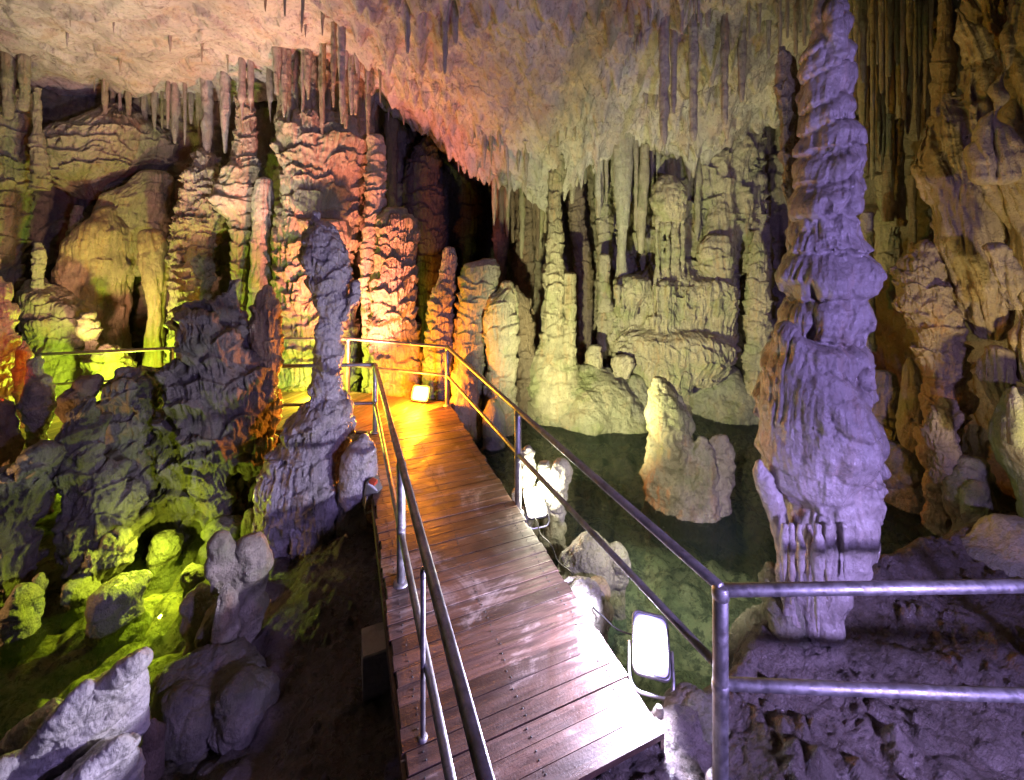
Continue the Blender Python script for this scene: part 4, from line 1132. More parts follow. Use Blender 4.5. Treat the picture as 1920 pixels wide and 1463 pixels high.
form('stalagmite', 'knobbly double topped pinnacle in the pool next to the thin one', 'stalagmite', 'pale', [
    ([(872, 1014, 1034), (884, 1010, 1040), (920, 1016, 1050), (960, 1022, 1056), (1010, 1015, 1055), (1060, 1010, 1060)], 4.85, dict(Al=.05, lf=9, An=.04, fn=4, cap=.5, seed=143)),
    ([(870, 1042, 1060), (884, 1036, 1066), (915, 1034, 1060), (950, 1030, 1056)], 4.8, dict(Al=.04, lf=10, An=.03, cap=.6, capb=.5, seed=144))])
form('boulder', 'mossy boulder with a smooth dome sitting in the pool beside the boardwalk', 'boulder', 'grey', [
    ([(1010, 1084, 1122), (1024, 1070, 1145), (1052, 1056, 1152), (1088, 1046, 1154), (1125, 1050, 1150)], 4.05, dict(Al=.02, lf=5, An=.05, fn=2.4, Af=.012, cap=.35, seed=151, sp=.0075)),
    ([(1028, 1150, 1164), (1055, 1144, 1180), (1090, 1146, 1178), (1125, 1148, 1174)], 4.0, dict(Al=.03, lf=8, An=.03, cap=.5, seed=152, sp=.0075))])
form('boulder', 'small round stone with pale spots resting against the mossy pool boulder', 'stone', 'tan', [
    ([(1094, 1104, 1138), (1106, 1096, 1146), (1124, 1100, 1142)], 3.7, dict(An=.02, fn=4, cap=.4, capb=.5, seed=153, sp=.006))])
form('boulder', 'whitish rock ledge tucked under the boardwalk edge behind the violet lamp', 'rock', 'pale', [
    ([(1098, 1050, 1082), (1120, 1062, 1122), (1150, 1078, 1132), (1195, 1090, 1130), (1240, 1100, 1130)], 3.55, dict(Al=.04, lf=8, An=.05, fn=3, cap=.4, seed=154, sp=.007))])
form('boulder', 'low grey rock at the water edge beside the gate post', 'rock', 'grey', [
    ([(1322, 1290, 1332), (1340, 1252, 1358), (1372, 1236, 1375), (1430, 1225, 1385)], 2.72, dict(An=.04, fn=3, cap=.2, seed=155, sp=.006))])
form('boulder', 'little domed purple stone at the outer corner of the boardwalk', 'stone', 'grey', [
    ([(1328, 1228, 1244), (1338, 1222, 1250), (1365, 1222, 1252)], 2.68, dict(An=.015, cap=.6, seed=156, sp=.006))])
form('boulder', 'rough purple rock beneath the pool side of the great column', 'rock', 'grey', [
    ([(1065, 1438, 1455), (1090, 1428, 1480), (1130, 1424, 1490), (1180, 1400, 1500), (1240, 1380, 1510), (1310, 1370, 1500)], 3.2, dict(Al=.10, lf=4, An=.09, fn=2.4, cap=.6, seed=157, sp=.007))])
# --- the back of the cave, from one side to the other
form('dripstone_column', 'massive salmon pink column of tiered dripstone shelves in the middle of the back wall', 'column', 'stone', [
    ([(90, 526, 708), (150, 522, 712), (200, 520, 706), (240, 522, 704), (290, 530, 700)], 9.0, dict(dep=.6, Af=.10, kfm=5, A=.10, h=.7, w=.25, fl=.8, An=.05, cap=0, seed=200)),
    ([(226, 530, 700), (240, 516, 712), (270, 514, 717), (330, 524, 694), (370, 524, 688), (400, 520, 684), (430, 514, 686), (460, 510, 678), (480, 508, 668), (520, 514, 664), (560, 512, 672), (600, 514, 676), (640, 518, 682), (700, 514, 690), (745, 510, 696), (800, 505, 700)], 8.9,
     dict(TIER, dep=.7, A=.22, h=.30, w=.46, kf=7, fl=.8, Af=.03, kfm=9, cap=.15, seed=201)),
    ([(415, 560, 656), (440, 580, 660), (455, 625, 657), (462, 636, 654)], 8.25, dict(dep=.6, Af=.05, kfm=9, An=.03, A=.08, h=.3, w=.3, cap=.1, capb=.3, seed=203)),
    ] + [([(95, u - 7, u + 7), (150, u - 7, u + 7), (200 + 12 * (k % 3), u - 5, u + 5), (235 + 14 * (k % 2), u - 3, u + 3)], 8.2 + .06 * (k % 3), dict(An=.03, fn=4, Af=.015, kfm=14, cap=0, capb=2, seed=210 + k)) for k, u in enumerate((540, 604, 648, 690))])
form('dripstone_column', 'narrow greenish column pressed between the salmon column and the red one', 'column', 'pale', [
    ([(262, 688, 724), (300, 686, 727), (335, 682, 728), (400, 681, 723), (440, 676, 714), (480, 673, 706), (530, 672, 705), (600, 677, 702), (660, 680, 704), (750, 676, 708)], 8.6, K(STACK, Af=.012, seed=221, cap=.6))])
form('dripstone_column', 'squat glowing red orange column of ragged shelves behind the landing', 'column', 'stone', [
    ([(396, 716, 768), (412, 704, 786), (440, 703, 788), (490, 701, 783), (530, 690, 785), (570, 692, 784), (600, 689, 783), (640, 691, 792), (700, 686, 806), (760, 676, 836), (810, 670, 840)], 8.5,
     K(dict(TIER, dep=.85, A=.15, h=.24, w=.34), cap=.3, seed=231))])
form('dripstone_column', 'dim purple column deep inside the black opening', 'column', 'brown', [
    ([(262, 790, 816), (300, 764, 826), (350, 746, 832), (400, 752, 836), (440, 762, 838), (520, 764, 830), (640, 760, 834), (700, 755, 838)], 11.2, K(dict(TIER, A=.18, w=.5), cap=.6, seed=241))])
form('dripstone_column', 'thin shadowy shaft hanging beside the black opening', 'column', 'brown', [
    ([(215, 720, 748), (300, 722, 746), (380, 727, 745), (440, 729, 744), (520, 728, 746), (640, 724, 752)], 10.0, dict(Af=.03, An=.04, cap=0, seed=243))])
form('stalagmite', 'slim cream stalagmite with a flat tip in front of the black opening', 'stalagmite', 'stone', [
    ([(466, 832, 852), (480, 829, 857), (520, 822, 857), (545, 808, 857), (575, 802, 853), (610, 797, 851), (650, 793, 852), (700, 789, 858), (770, 786, 866), (810, 784, 870)], 8.15, K(STACK, cap=.35, seed=251))])
form('stalagmite', 'broad cream stalagmite with a stepped top beside the slim one', 'stalagmite', 'stone', [
    ([(487, 902, 930), (494, 866, 934), (510, 861, 936), (540, 858, 937), (575, 856, 922), (610, 852, 912), (660, 848, 908), (720, 848, 912), (790, 846, 925), (830, 845, 930)], 8.1, K(STACK, cap=.15, seed=253))])
form('stalagmite', 'yellow lit rounded stalagmite with fringed skirts at the edge of the pool', 'stalagmite', 'stone', [
    ([(538, 936, 966), (560, 912, 972), (600, 904, 976), (640, 908, 976), (680, 910, 973), (715, 908, 968), (750, 902, 968), (790, 894, 974), (830, 890, 978)], 7.95,
     dict(A=.11, h=.28, w=.30, fl=.7, kf=5, An=.04, cap=.8, Ar=.05, rims=[580, 630, 690, 740, 800], kfm=9, seed=255))])
form('boulder', 'smooth brown rounded stone behind the corner post of the railing', 'boulder', 'tan', [
    ([(680, 860, 878), (700, 850, 892), (740, 846, 900), (790, 845, 905)], 7.75, dict(An=.05, fn=2, cap=.8, seed=256))])
form('boulder', 'small green stone at the foot of the yellow lit stalagmite', 'stone', 'grey', [
    ([(755, 915, 935), (775, 906, 946), (810, 904, 948)], 7.3, dict(An=.03, cap=.7, seed=257))])
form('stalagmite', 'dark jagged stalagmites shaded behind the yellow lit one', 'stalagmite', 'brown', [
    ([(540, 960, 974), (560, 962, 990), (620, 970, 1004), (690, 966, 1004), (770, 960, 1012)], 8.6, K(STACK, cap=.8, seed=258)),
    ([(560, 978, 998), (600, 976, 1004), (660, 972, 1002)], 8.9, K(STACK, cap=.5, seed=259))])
form('dripstone_column', 'tall slender yellowish column reaching from the ceiling slope to the pool shore', 'column', 'stone', [
    ([(170, 1040, 1064), (200, 1036, 1067), (240, 1031, 1069), (280, 1029, 1070), (305, 1027, 1066), (345, 1026, 1058), (400, 1027, 1055), (450, 1024, 1057), (480, 1020, 1060), (500, 1018, 1062), (515, 1016, 1066), (560, 1016, 1064), (600, 1016, 1062), (640, 1012, 1066), (662, 1002, 1076), (690, 988, 1088), (725, 984, 1094), (770, 980, 1100)], 8.6,
     K(dict(STACK, A=.09, h=.22, w=.3), Af=.014, kfm=11, cap=0, seed=261)),
    ([(515, 1056, 1079), (545, 1056, 1081), (600, 1058, 1082), (640, 1052, 1082), (680, 1040, 1084)], 8.45, K(dict(STACK, A=.07), cap=.4, seed=262))])
form('boulder', 'wet rounded shore mound below the slender yellowish column', 'boulder', 'grey', [
    ([(694, 1084, 1132), (708, 1050, 1170), (728, 1004, 1196), (750, 986, 1222), (768, 984, 1236), (800, 990, 1236)], 8.75, dict(dep=.7, Al=.08, lf=2.2, An=.08, fn=2, cap=.3, seed=263))])
form('boulder', 'wet domed mound in the middle of the far pool shore', 'boulder', 'grey', [
    ([(712, 1176, 1204), (732, 1160, 1226), (756, 1156, 1258), (790, 1160, 1265)], 8.6, dict(Al=.06, lf=3, An=.06, cap=.5, seed=264))])
form('boulder', 'wide dark smooth mound on the far shore behind the lone pool stalagmite', 'boulder', 'grey', [
    ([(692, 1322, 1382), (712, 1302, 1402), (740, 1280, 1424), (766, 1272, 1436), (800, 1270, 1440)], 8.8, dict(dep=.7, Al=.04, lf=2.4, An=.08, fn=2, cap=.3, seed=265))])
form('stalagmite', 'stubby little stalagmite on top of the shore mound', 'stalagmite', 'stone', [
    ([(650, 1102, 1128), (664, 1096, 1132), (690, 1096, 1132), (730, 1092, 1136)], 8.8, K(dict(STACK, A=.06), cap=.3, seed=266))])
form('flowstone', 'wide organ pipe flowstone with a broad hanging shelf on the far shore', 'flowstone', 'stone', [
    ([(500, 1210, 1330), (520, 1160, 1372), (545, 1114, 1381), (565, 1111, 1380), (610, 1117, 1374), (645, 1119, 1376), (672, 1140, 1374), (692, 1150, 1362), (725, 1180, 1350), (775, 1180, 1350)], 9.2,
     dict(dep=.45, A=.24, h=.62, w=.62, fl=.75, kf=10, Af=.07, kfm=6.5, An=.05, fn=1.5, cap=.25, seed=271)),
    ([(528, 1150, 1218), (545, 1150, 1222), (575, 1160, 1200), (600, 1165, 1195)], 8.75, dict(dep=.8, Af=.06, kfm=8, An=.03, cap=.35, capb=.2, seed=272)),
    ([(535, 1272, 1376), (555, 1268, 1382), (600, 1290, 1376), (650, 1310, 1368)], 8.7, dict(dep=.55, Af=.08, kfm=7, An=.03, cap=.25, capb=.1, seed=273)),
    ([(535, 1225, 1268), (560, 1222, 1272), (610, 1222, 1270), (640, 1226, 1266)], 8.68, dict(dep=.7, Af=.06, kfm=7, An=.03, cap=.5, capb=.2, seed=277)),
    ([(640, 1150, 1370), (660, 1142, 1376), (690, 1160, 1360), (700, 1170, 1350)], 8.75, dict(dep=.5, A=.12, h=.25, w=.4, Af=.06, kfm=8, An=.04, cap=.25, capb=.2, seed=274)),
    ([(684, 1194, 1306), (696, 1186, 1311), (716, 1192, 1306), (734, 1200, 1296)], 8.55, dict(dep=.6, Af=.06, kfm=9, An=.03, cap=.35, capb=.1, seed=275)),
    ([(672, 1150, 1188), (684, 1144, 1192), (706, 1152, 1186)], 8.55, dict(dep=.7, Af=.05, kfm=9, cap=.4, capb=.1, seed=276))]
    + [([(535, u - w, u + w), (590, u - w * .85, u + w * .85), (ve, u - w * .6, u + w * .6)], 8.50 + .07 * (k % 3), dict(An=.02, fn=5, cap=0, capb=1.4, seed=500 + k))
       for k, (u, w, ve) in enumerate(((1224, 4, 612), (1233, 6, 634), (1243, 4, 640), (1251, 5, 622), (1262, 6, 638), (1276, 5, 625), (1285, 4, 600), (1296, 7, 618), (1307, 4, 596), (1318, 6, 612), (1330, 5, 590), (1339, 4, 624), (1348, 5, 640), (1358, 6, 646), (1369, 5, 590), (1158, 5, 570), (1168, 5, 585), (1178, 6, 560), (1188, 4, 575)))])
form('flowstone', 'tall fluted curtain wall of flowstone rising behind the organ pipes', 'flowstone', 'stone', [
    ([(215, 1085, 1420), (270, 1090, 1420), (330, 1100, 1425), (400, 1108, 1432), (470, 1110, 1438), (540, 1112, 1444), (700, 1120, 1450)], 9.62, dict(dep=.3, A=.26, h=.55, w=.36, fl=.8, kf=5, Af=.13, kfm=4.5, An=.10, fn=1.4, cap=0, seed=281))])
form('dripstone_column', 'smooth pale shaft tapering downward onto the hanging shelf', 'column', 'pale', [
    ([(240, 1146, 1190), (285, 1148, 1187), (320, 1150, 1186), (352, 1152, 1184), (400, 1156, 1181), (440, 1158, 1175), (480, 1157, 1172), (508, 1155, 1177), (535, 1150, 1184)], 8.95, dict(Af=.018, kfm=10, An=.025, fn=3, cap=0, seed=283))])
form('stalactite', 'broken hanging shaft next to the smooth pale one', 'stalactite', 'stone', [
    ([(270, 1200, 1218), (308, 1199, 1218), (340, 1198, 1217), (390, 1194, 1214), (440, 1193, 1210), (472, 1196, 1207)], 8.95, dict(Af=.016, kfm=12, An=.025, fn=3, cap=0, capb=.7, seed=284))])
form('flowstone', 'mushroom shaped cap on a bundle of organ pipes below the ceiling slope', 'flowstone', 'stone', [
    ([(336, 1236, 1272), (348, 1222, 1286), (368, 1217, 1289), (384, 1218, 1286), (404, 1232, 1284), (412, 1236, 1280)], 8.75, dict(dep=.9, Af=.03, kfm=9, An=.03, cap=.5, capb=.1, seed=285))]
    + [([(395, u - 4, u + 4), (440, u - 4.5, u + 4), (480, u - 4, u + 4), (505 + 6 * (k % 3), u - 6, u + 6), (530, u - 8, u + 8)], 8.78 + .05 * (k % 2), dict(Af=.008, kfm=18, An=.02, fn=5, cap=.2, seed=290 + k)) for k, u in enumerate((1232, 1242, 1252, 1261, 1270, 1279))])
form('flowstone', 'domed flowstone block with comb like flutes above the shelf', 'flowstone', 'stone', [
    ([(446, 1322, 1368), (456, 1306, 1376), (475, 1301, 1377), (505, 1308, 1377), (520, 1325, 1377), (545, 1330, 1376)], 8.7, dict(dep=.7, A=.10, h=.3, w=.3, fl=.8, kf=5, Af=.05, kfm=9, An=.03, cap=.3, seed=301)),
    ([(352, 1338, 1372), (400, 1324, 1378), (440, 1314, 1382), (470, 1312, 1384)], 8.95, dict(dep=.6, Af=.06, kfm=7, A=.06, h=.4, w=.3, An=.04, cap=.3, seed=302))])
form('dripstone_column', 'knobbly green column close behind the great violet one', 'column', 'stone', [
    ([(436, 1414, 1426), (448, 1407, 1432), (480, 1399, 1441), (530, 1394, 1446), (600, 1392, 1449), (650, 1390, 1451), (700, 1390, 1448), (745, 1392, 1440), (790, 1396, 1460)], 8.4, K(dict(STACK, A=.12, h=.16, w=.22), cap=.7, seed=303))])
for k, (lab, o, Y) in enumerate((('dusky purple column in the gap beside the slender yellowish one', [(280, 1060, 1096), (400, 1062, 1096), (520, 1080, 1114), (640, 1084, 1110), (700, 1080, 1112)], 9.9),
                                 ('dim column with a rusty patch behind the smooth pale shaft', [(330, 1112, 1150), (430, 1116, 1150), (520, 1120, 1148), (640, 1118, 1150)], 9.6),
                                 ('short pale stump standing on the hanging shelf', [(480, 1122, 1144), (500, 1120, 1146), (530, 1120, 1146), (560, 1118, 1148)], 9.05),
                                 ('shadowed shaft hanging at the edge of the black opening', [(320, 918, 956), (400, 922, 958), (470, 926, 954), (540, 932, 948)], 10.4),
                                 ('banded dark shaft between the black opening and the slender column', [(350, 962, 1012), (420, 966, 1006), (500, 968, 1004), (600, 972, 1000)], 10.2))):
    form('dripstone_column', lab, 'column', 'brown' if k in (0, 3, 4) else 'stone', [(o, Y, K(dict(STACK, A=.08), Af=.02, kfm=9, cap=0 if k in (0, 3, 4) else .4, seed=311 + k))])

# back of the cave, stream side
form('dripstone_column', 'ribbed brown wall column at the outer edge below twin stubby stalactites', 'column', 'stone', [
    ([(170, -70, 76), (230, -70, 80), (290, -70, 74), (350, -70, 72), (400, -70, 68), (450, -70, 60), (500, -70, 52), (545, -70, 46), (610, -70, 40)], 8.8, K(TIER, cap=.1, seed=321))])
for k, (u0, u1, vb) in enumerate(((2, 30, 228), (33, 58, 214))):
    form('stalactite', ('fat stubby stalactite nearest the edge under the bedded ceiling', 'fat stubby stalactite beside its wider twin under the bedded ceiling')[k], 'stalactite', 'stone',
         [([(80, u0, u1), (150, u0, u1), (vb - 10, u0 + 2, u1 - 2)], 8.45, dict(Af=.03, An=.05, cap=0, capb=.5, seed=323 + k))])
form('dripstone_column', 'thin banded column of stacked rings beside the ribbed wall column', 'column', 'stone', [
    ([(165, 60, 80), (240, 60, 80), (270, 52, 92), (330, 50, 100)], 8.6, K(STACK, cap=0, seed=326))])
form('flowstone', 'wide hanging flowstone ledge with a fringe above the dark side alcove', 'flowstone', 'stone', [
    ([(205, 190, 262), (235, 130, 330), (262, 80, 352), (300, 72, 348), (325, 74, 320), (345, 100, 260), (365, 130, 235)], 9.7, K(dict(TIER, dep=.5, A=.22, w=.6), Af=.05, kfm=6, cap=.3, capb=.2, seed=327))])
form('stalagmite', 'little stack of stone discs leaning on the edge column', 'stalagmite', 'pale', [
    ([(457, 62, 82), (472, 57, 90), (500, 55, 88), (525, 58, 83), (560, 54, 90)], 8.3, K(dict(STACK, h=.11, A=.08), cap=.3, seed=328))])
form('stalagmite', 'small cream stack standing in the mouth of the dark side alcove', 'stalagmite', 'pale', [
    ([(388, 136, 156), (402, 131, 158), (430, 123, 156), (460, 118, 154), (520, 112, 156)], 9.3, K(dict(STACK, h=.13), cap=.3, seed=329))])
form('flowstone', 'crumbly green lit bank of stacked lumps behind the far railing', 'flowstone', 'stone', [
    ([(530, 40, 92), (560, 38, 148), (590, 37, 172), (620, 40, 184), (670, 42, 186), (720, 40, 200), (790, 30, 220)], 8.5, K(STACK, Al=.08, lf=3, cap=.3, seed=331)),
    ([(590, 150, 184), (640, 148, 186), (700, 148, 190)], 8.2, K(STACK, cap=.3, seed=332)),
    ([(655, 180, 236), (690, 172, 252), (760, 170, 256)], 8.2, K(LUMP, dep=.8, cap=.3, seed=333))])
form('flowstone', 'great smooth brown dome streaked with rust under the fringed ledge', 'flowstone', 'tan', [
    ([(408, 172, 234), (430, 140, 256), (462, 106, 264), (520, 96, 258), (560, 92, 252), (610, 98, 250), (680, 100, 260)], 9.2, dict(dep=.7, An=.06, fn=1.5, Af=.03, kfm=5, A=.08, h=.8, w=.5, fl=.6, cap=.7, seed=335))])
form('flowstone', 'smooth shadowed upper swelling above the brown dome', 'flowstone', 'stone', [
    ([(338, 252, 328), (370, 190, 332), (405, 172, 326), (450, 168, 318), (500, 176, 310)], 9.7, dict(dep=.6, An=.07, Af=.03, A=.08, h=.5, w=.5, cap=.5, capb=.3, seed=337))])
form('flowstone', 'amber drapery folds hanging between the brown dome and the layered mass', 'flowstone', 'tan', [
    ([(438, 262, 310), (462, 260, 316), (500, 264, 316), (545, 272, 312), (590, 276, 308), (660, 270, 312)], 9.0, dict(Af=.09, kfm=6, An=.04, cap=.4, seed=339))])
form('flowstone', 'heaped layered mass of flowstone shelves with drooping fringes', 'flowstone', 'stone', [
    ([(300, 350, 420), (340, 338, 440), (380, 326, 452), (420, 318, 446), (470, 310, 414), (520, 316, 408), (570, 328, 404), (640, 316, 416), (720, 310, 420)], 9.35, K(dict(TIER, A=.22), cap=.5, seed=341)),
    ([(505, 320, 372), (540, 312, 385), (590, 310, 390), (650, 310, 396)], 8.8, K(STACK, cap=.5, seed=342))])
form('dripstone_column', 'tiered brown column with a ragged waist left of the pale green shaft'.replace(' left of', ' beside'), 'column', 'stone', [
    ([(180, 442, 478), (222, 440, 480), (260, 438, 484), (300, 430, 490), (340, 402, 494), (380, 390, 494), (420, 428, 490), (470, 428, 478), (520, 430, 470), (570, 432, 466), (660, 428, 474)], 8.95, K(TIER, cap=0, seed=343))])
form('dripstone_column', 'pale green fluted shaft standing close to the salmon column', 'column', 'pale', [
    ([(340, 480, 512), (390, 472, 515), (440, 470, 510), (500, 468, 509), (560, 465, 513), (610, 460, 514), (700, 455, 516)], 8.75, dict(Af=.045, kfm=7, A=.05, h=.5, w=.4, An=.05, cap=.5, seed=345))])
for k, (u0, u1, vt, vb, Y) in enumerate(((376, 402, 190, 300, 9.3), (412, 433, 165, 285, 9.0), (446, 462, 150, 228, 8.6), (463, 477, 150, 215, 8.65), (500, 514, 150, 230, 8.7))):
    form('stalactite', 'dark blunt stalactite in the cluster hanging over the tiered brown column', 'stalactite', 'shaft',
         [([(vt - 110, u0, u1), (vt + 40, u0, u1), (vb - 40, u0 + 2, u1 - 4), (vb, u0 + 7, u1 - 7)], Y, dict(Af=.025, An=.05, A=.03, h=.3, w=.2, cap=0, capb=.8, seed=350 + k))], group='dark stalactites over the tiered brown column')

# --- the side wall beyond the great column
form('dripstone_column', 'ringed amber column disappearing behind the dark drapery shoulder', 'column', 'tan', [
    ([(-60, 1752, 1792), (0, 1757, 1790), (70, 1757, 1787), (85, 1748, 1792), (130, 1744, 1797), (195, 1742, 1792), (240, 1740, 1800)], 5.3, K(dict(STACK, A=.05, h=.15), cap=0, seed=401))])
form('drapery', 'dark shouldered dripstone hood with long rusty curtains hanging below it', 'drapery', 'tan', [
    ([(180, 1760, 1785), (202, 1745, 1806), (240, 1728, 1830), (285, 1710, 1838), (312, 1704, 1842), (335, 1710, 1850), (365, 1722, 1868), (400, 1738, 1882), (450, 1748, 1888), (500, 1756, 1892), (560, 1782, 1902), (600, 1800, 1904), (635, 1836, 1882)], 4.9,
     dict(dep=.7, Af=.045, kfm=8, An=.05, fn=2, cap=.6, capb=.3, seed=403, Ar=.03, rims=[250, 318], fl=.5)),
    ([(205, 1800, 1862), (235, 1806, 1850), (250, 1815, 1842)], 4.7, dict(Af=.03, An=.03, cap=.6, capb=.4, seed=404)),
    ([(138, 1790, 1868), (160, 1786, 1862), (195, 1800, 1855)], 4.75, dict(Af=.025, An=.03, cap=.5, capb=.4, seed=405)),
    ([(20, 1784, 1806), (45, 1784, 1820), (75, 1788, 1862), (105, 1792, 1868), (122, 1800, 1860)], 4.75, dict(Af=.025, slant=.6, An=.03, cap=.5, capb=.4, seed=406)),
    ([(-60, 1790, 1910), (0, 1800, 1910), (50, 1826, 1890), (90, 1862, 1880)], 4.85, dict(dep=.6, Af=.05, kfm=9, slant=.6, An=.03, cap=0, capb=.5, seed=407))])
form('drapery', 'yellow ribbed drapery with a smooth bald lobe bulging from the near side wall', 'drapery', 'tan', [
    ([(-40, 1895, 2040), (40, 1884, 2040), (120, 1872, 2040), (180, 1860, 2040), (232, 1846, 2040), (255, 1834, 2040), (290, 1817, 2040), (315, 1815, 2040), (345, 1838, 2040), (385, 1852, 2040), (430, 1876, 2040), (500, 1884, 2040), (560, 1886, 2040), (640, 1890, 2040), (720, 1892, 2040)], 4.4,
     dict(dep=.55, An=.05, fn=1.8, cap=.2, capb=.1, seed=411)),
    ([(225, 1840, 1880), (265, 1822, 1908), (300, 1818, 1912), (330, 1832, 1905)], 4.05, dict(dep=.8, An=.03, cap=.7, capb=.4, seed=412)),
    ([(10, 1898, 1914), (80, 1884, 1902), (160, 1868, 1886), (240, 1846, 1868)], 4.02, dict(An=.015, cap=.8, capb=.5, seed=413)),
    ([(470, 1830, 1900), (520, 1850, 1915), (580, 1870, 1920)], 4.3, dict(dep=.7, Af=.03, An=.04, slant=.6, cap=.4, capb=.3, seed=414))])
form('dripstone_column', 'gnarled ochre column of drooping folds at the edge of the pool', 'column', 'tan', [
    ([(470, 1700, 1775), (493, 1681, 1779), (522, 1675, 1783), (565, 1676, 1791), (603, 1691, 1808), (650, 1706, 1813), (692, 1722, 1813), (734, 1736, 1812), (777, 1729, 1810), (819, 1726, 1808), (861, 1724, 1794), (904, 1730, 1788), (946, 1736, 1790), (970, 1727, 1800), (1010, 1721, 1804), (1065, 1728, 1806), (1120, 1720, 1812)], 5.2,
     dict(dep=.9, A=.09, h=.24, w=.26, fl=.6, kf=4, An=.05, fn=2.4, Al=.03, lf=5, cap=.4, seed=421)),
    ([(760, 1760, 1805), (790, 1742, 1808), (860, 1744, 1804), (900, 1752, 1790)], 4.95, K(LUMP, cap=.6, capb=.5, seed=422))])
form('stalagmite', 'small glistening pale stalagmite with dripping skirts in the shadow of the ochre column', 'stalagmite', 'stone', [
    ([(676, 1699, 1713), (690, 1693, 1722), (722, 1690, 1728), (760, 1688, 1734), (788, 1682, 1738), (802, 1680, 1736), (830, 1688, 1726), (860, 1698, 1708), (890, 1699, 1706)], 5.6, dict(Ar=.03, rims=[720, 790], fl=.8, kfm=10, Af=.02, An=.02, cap=.8, seed=424))])
form('boulder', 'large dark pitted boulder at the waterline behind the great column', 'boulder', 'grey', [
    ([(850, 1655, 1718), (882, 1648, 1740), (940, 1645, 1744), (995, 1655, 1738), (1035, 1680, 1735), (1070, 1690, 1735)], 5.7, dict(Al=.05, lf=6, An=.06, cap=.4, seed=425))])
form('flowstone', 'dim shelf of layered flowstone between the great column and the ochre one', 'flowstone', 'stone', [
    ([(703, 1632, 1684), (732, 1612, 1692), (790, 1612, 1694), (802, 1650, 1696), (835, 1650, 1690)], 6.0, dict(A=.08, h=.24, w=.3, Af=.03, An=.04, cap=.3, capb=.3, seed=426)),
    ([(800, 1630, 1690), (860, 1610, 1700), (960, 1600, 1700), (1040, 1600, 1700)], 6.4, K(BOUL, cap=.4, seed=427))])
form('boulder', 'cluster of lumpy pale knobs below the ochre column', 'rock', 'stone', [
    ([(872, 1802, 1848), (900, 1778, 1862), (940, 1772, 1860), (985, 1788, 1846), (1035, 1792, 1842), (1075, 1790, 1840)], 4.8, K(LUMP, cap=.5, seed=428)),
    ([(915, 1822, 1842), (940, 1812, 1856), (1000, 1806, 1850), (1060, 1800, 1850)], 4.6, dict(Al=.07, lf=9, An=.05, cap=.6, seed=429))])
form('flowstone', 'big smooth greenish flowstone bulb with a capped top at the near side wall', 'flowstone', 'grey', [
    ([(745, 1886, 1990), (775, 1866, 2040), (810, 1855, 2040), (845, 1854, 2040), (880, 1868, 2040), (915, 1886, 2040), (960, 1900, 2040), (1010, 1904, 2040)], 4.2, dict(dep=.8, Af=.022, kfm=7, An=.04, Ar=.02, rims=[780, 890], fl=.7, cap=.25, seed=431)),
    ([(732, 1892, 1910), (748, 1884, 1920), (780, 1882, 1925)], 4.0, dict(An=.015, cap=.9, seed=432))])
form('flowstone', 'drooping fluted lobe hanging above the greenish bulb', 'flowstone', 'tan', [
    ([(660, 1842, 1894), (682, 1833, 1903), (712, 1836, 1906), (742, 1850, 1896), (772, 1862, 1880)], 4.65, dict(Af=.04, kfm=8, An=.03, cap=.4, capb=.6, seed=434))])
form('boulder', 'broad pale domed rock lying behind the short railing', 'boulder', 'pale', [
    ([(1000, 1860, 1990), (1020, 1815, 2040), (1048, 1768, 2060), (1075, 1740, 2080), (1120, 1725, 2090)], 3.95, dict(An=.05, fn=2, Al=.02, lf=3, cap=.2, seed=435))])
for k, (u0, u1, vt, vb, Y) in enumerate(((1655, 1676, 215, 320, 6.6), (1672, 1698, 225, 330, 6.7), (1612, 1640, 400, 560, 6.4), (1700, 1722, 330, 520, 6.2), (1640, 1690, 330, 420, 6.9), (1500, 1512, 300, 520, 7.5))):
    form('dripstone_column', ('short ringed column stub in the dark recess behind the great column', 'twin ringed stub in the dark recess, the paler one', 'yellowish fold peeping out beside the great column waist', 'shadowed fluted curtain beside the drapery hood', 'blocky dark capital under the recess stalactites', 'dim shaft in the gap beside the great column')[k], 'column', 'stone',
         [([(vt, u0, u1), ((vt + vb) / 2, u0 + 2, u1 - 2), (vb, u0, u1), (vb + 60, u0 - 4, u1 + 4)], Y, K(dict(STACK, A=.06), Af=.02, An=.04, cap=.2, seed=440 + k))])

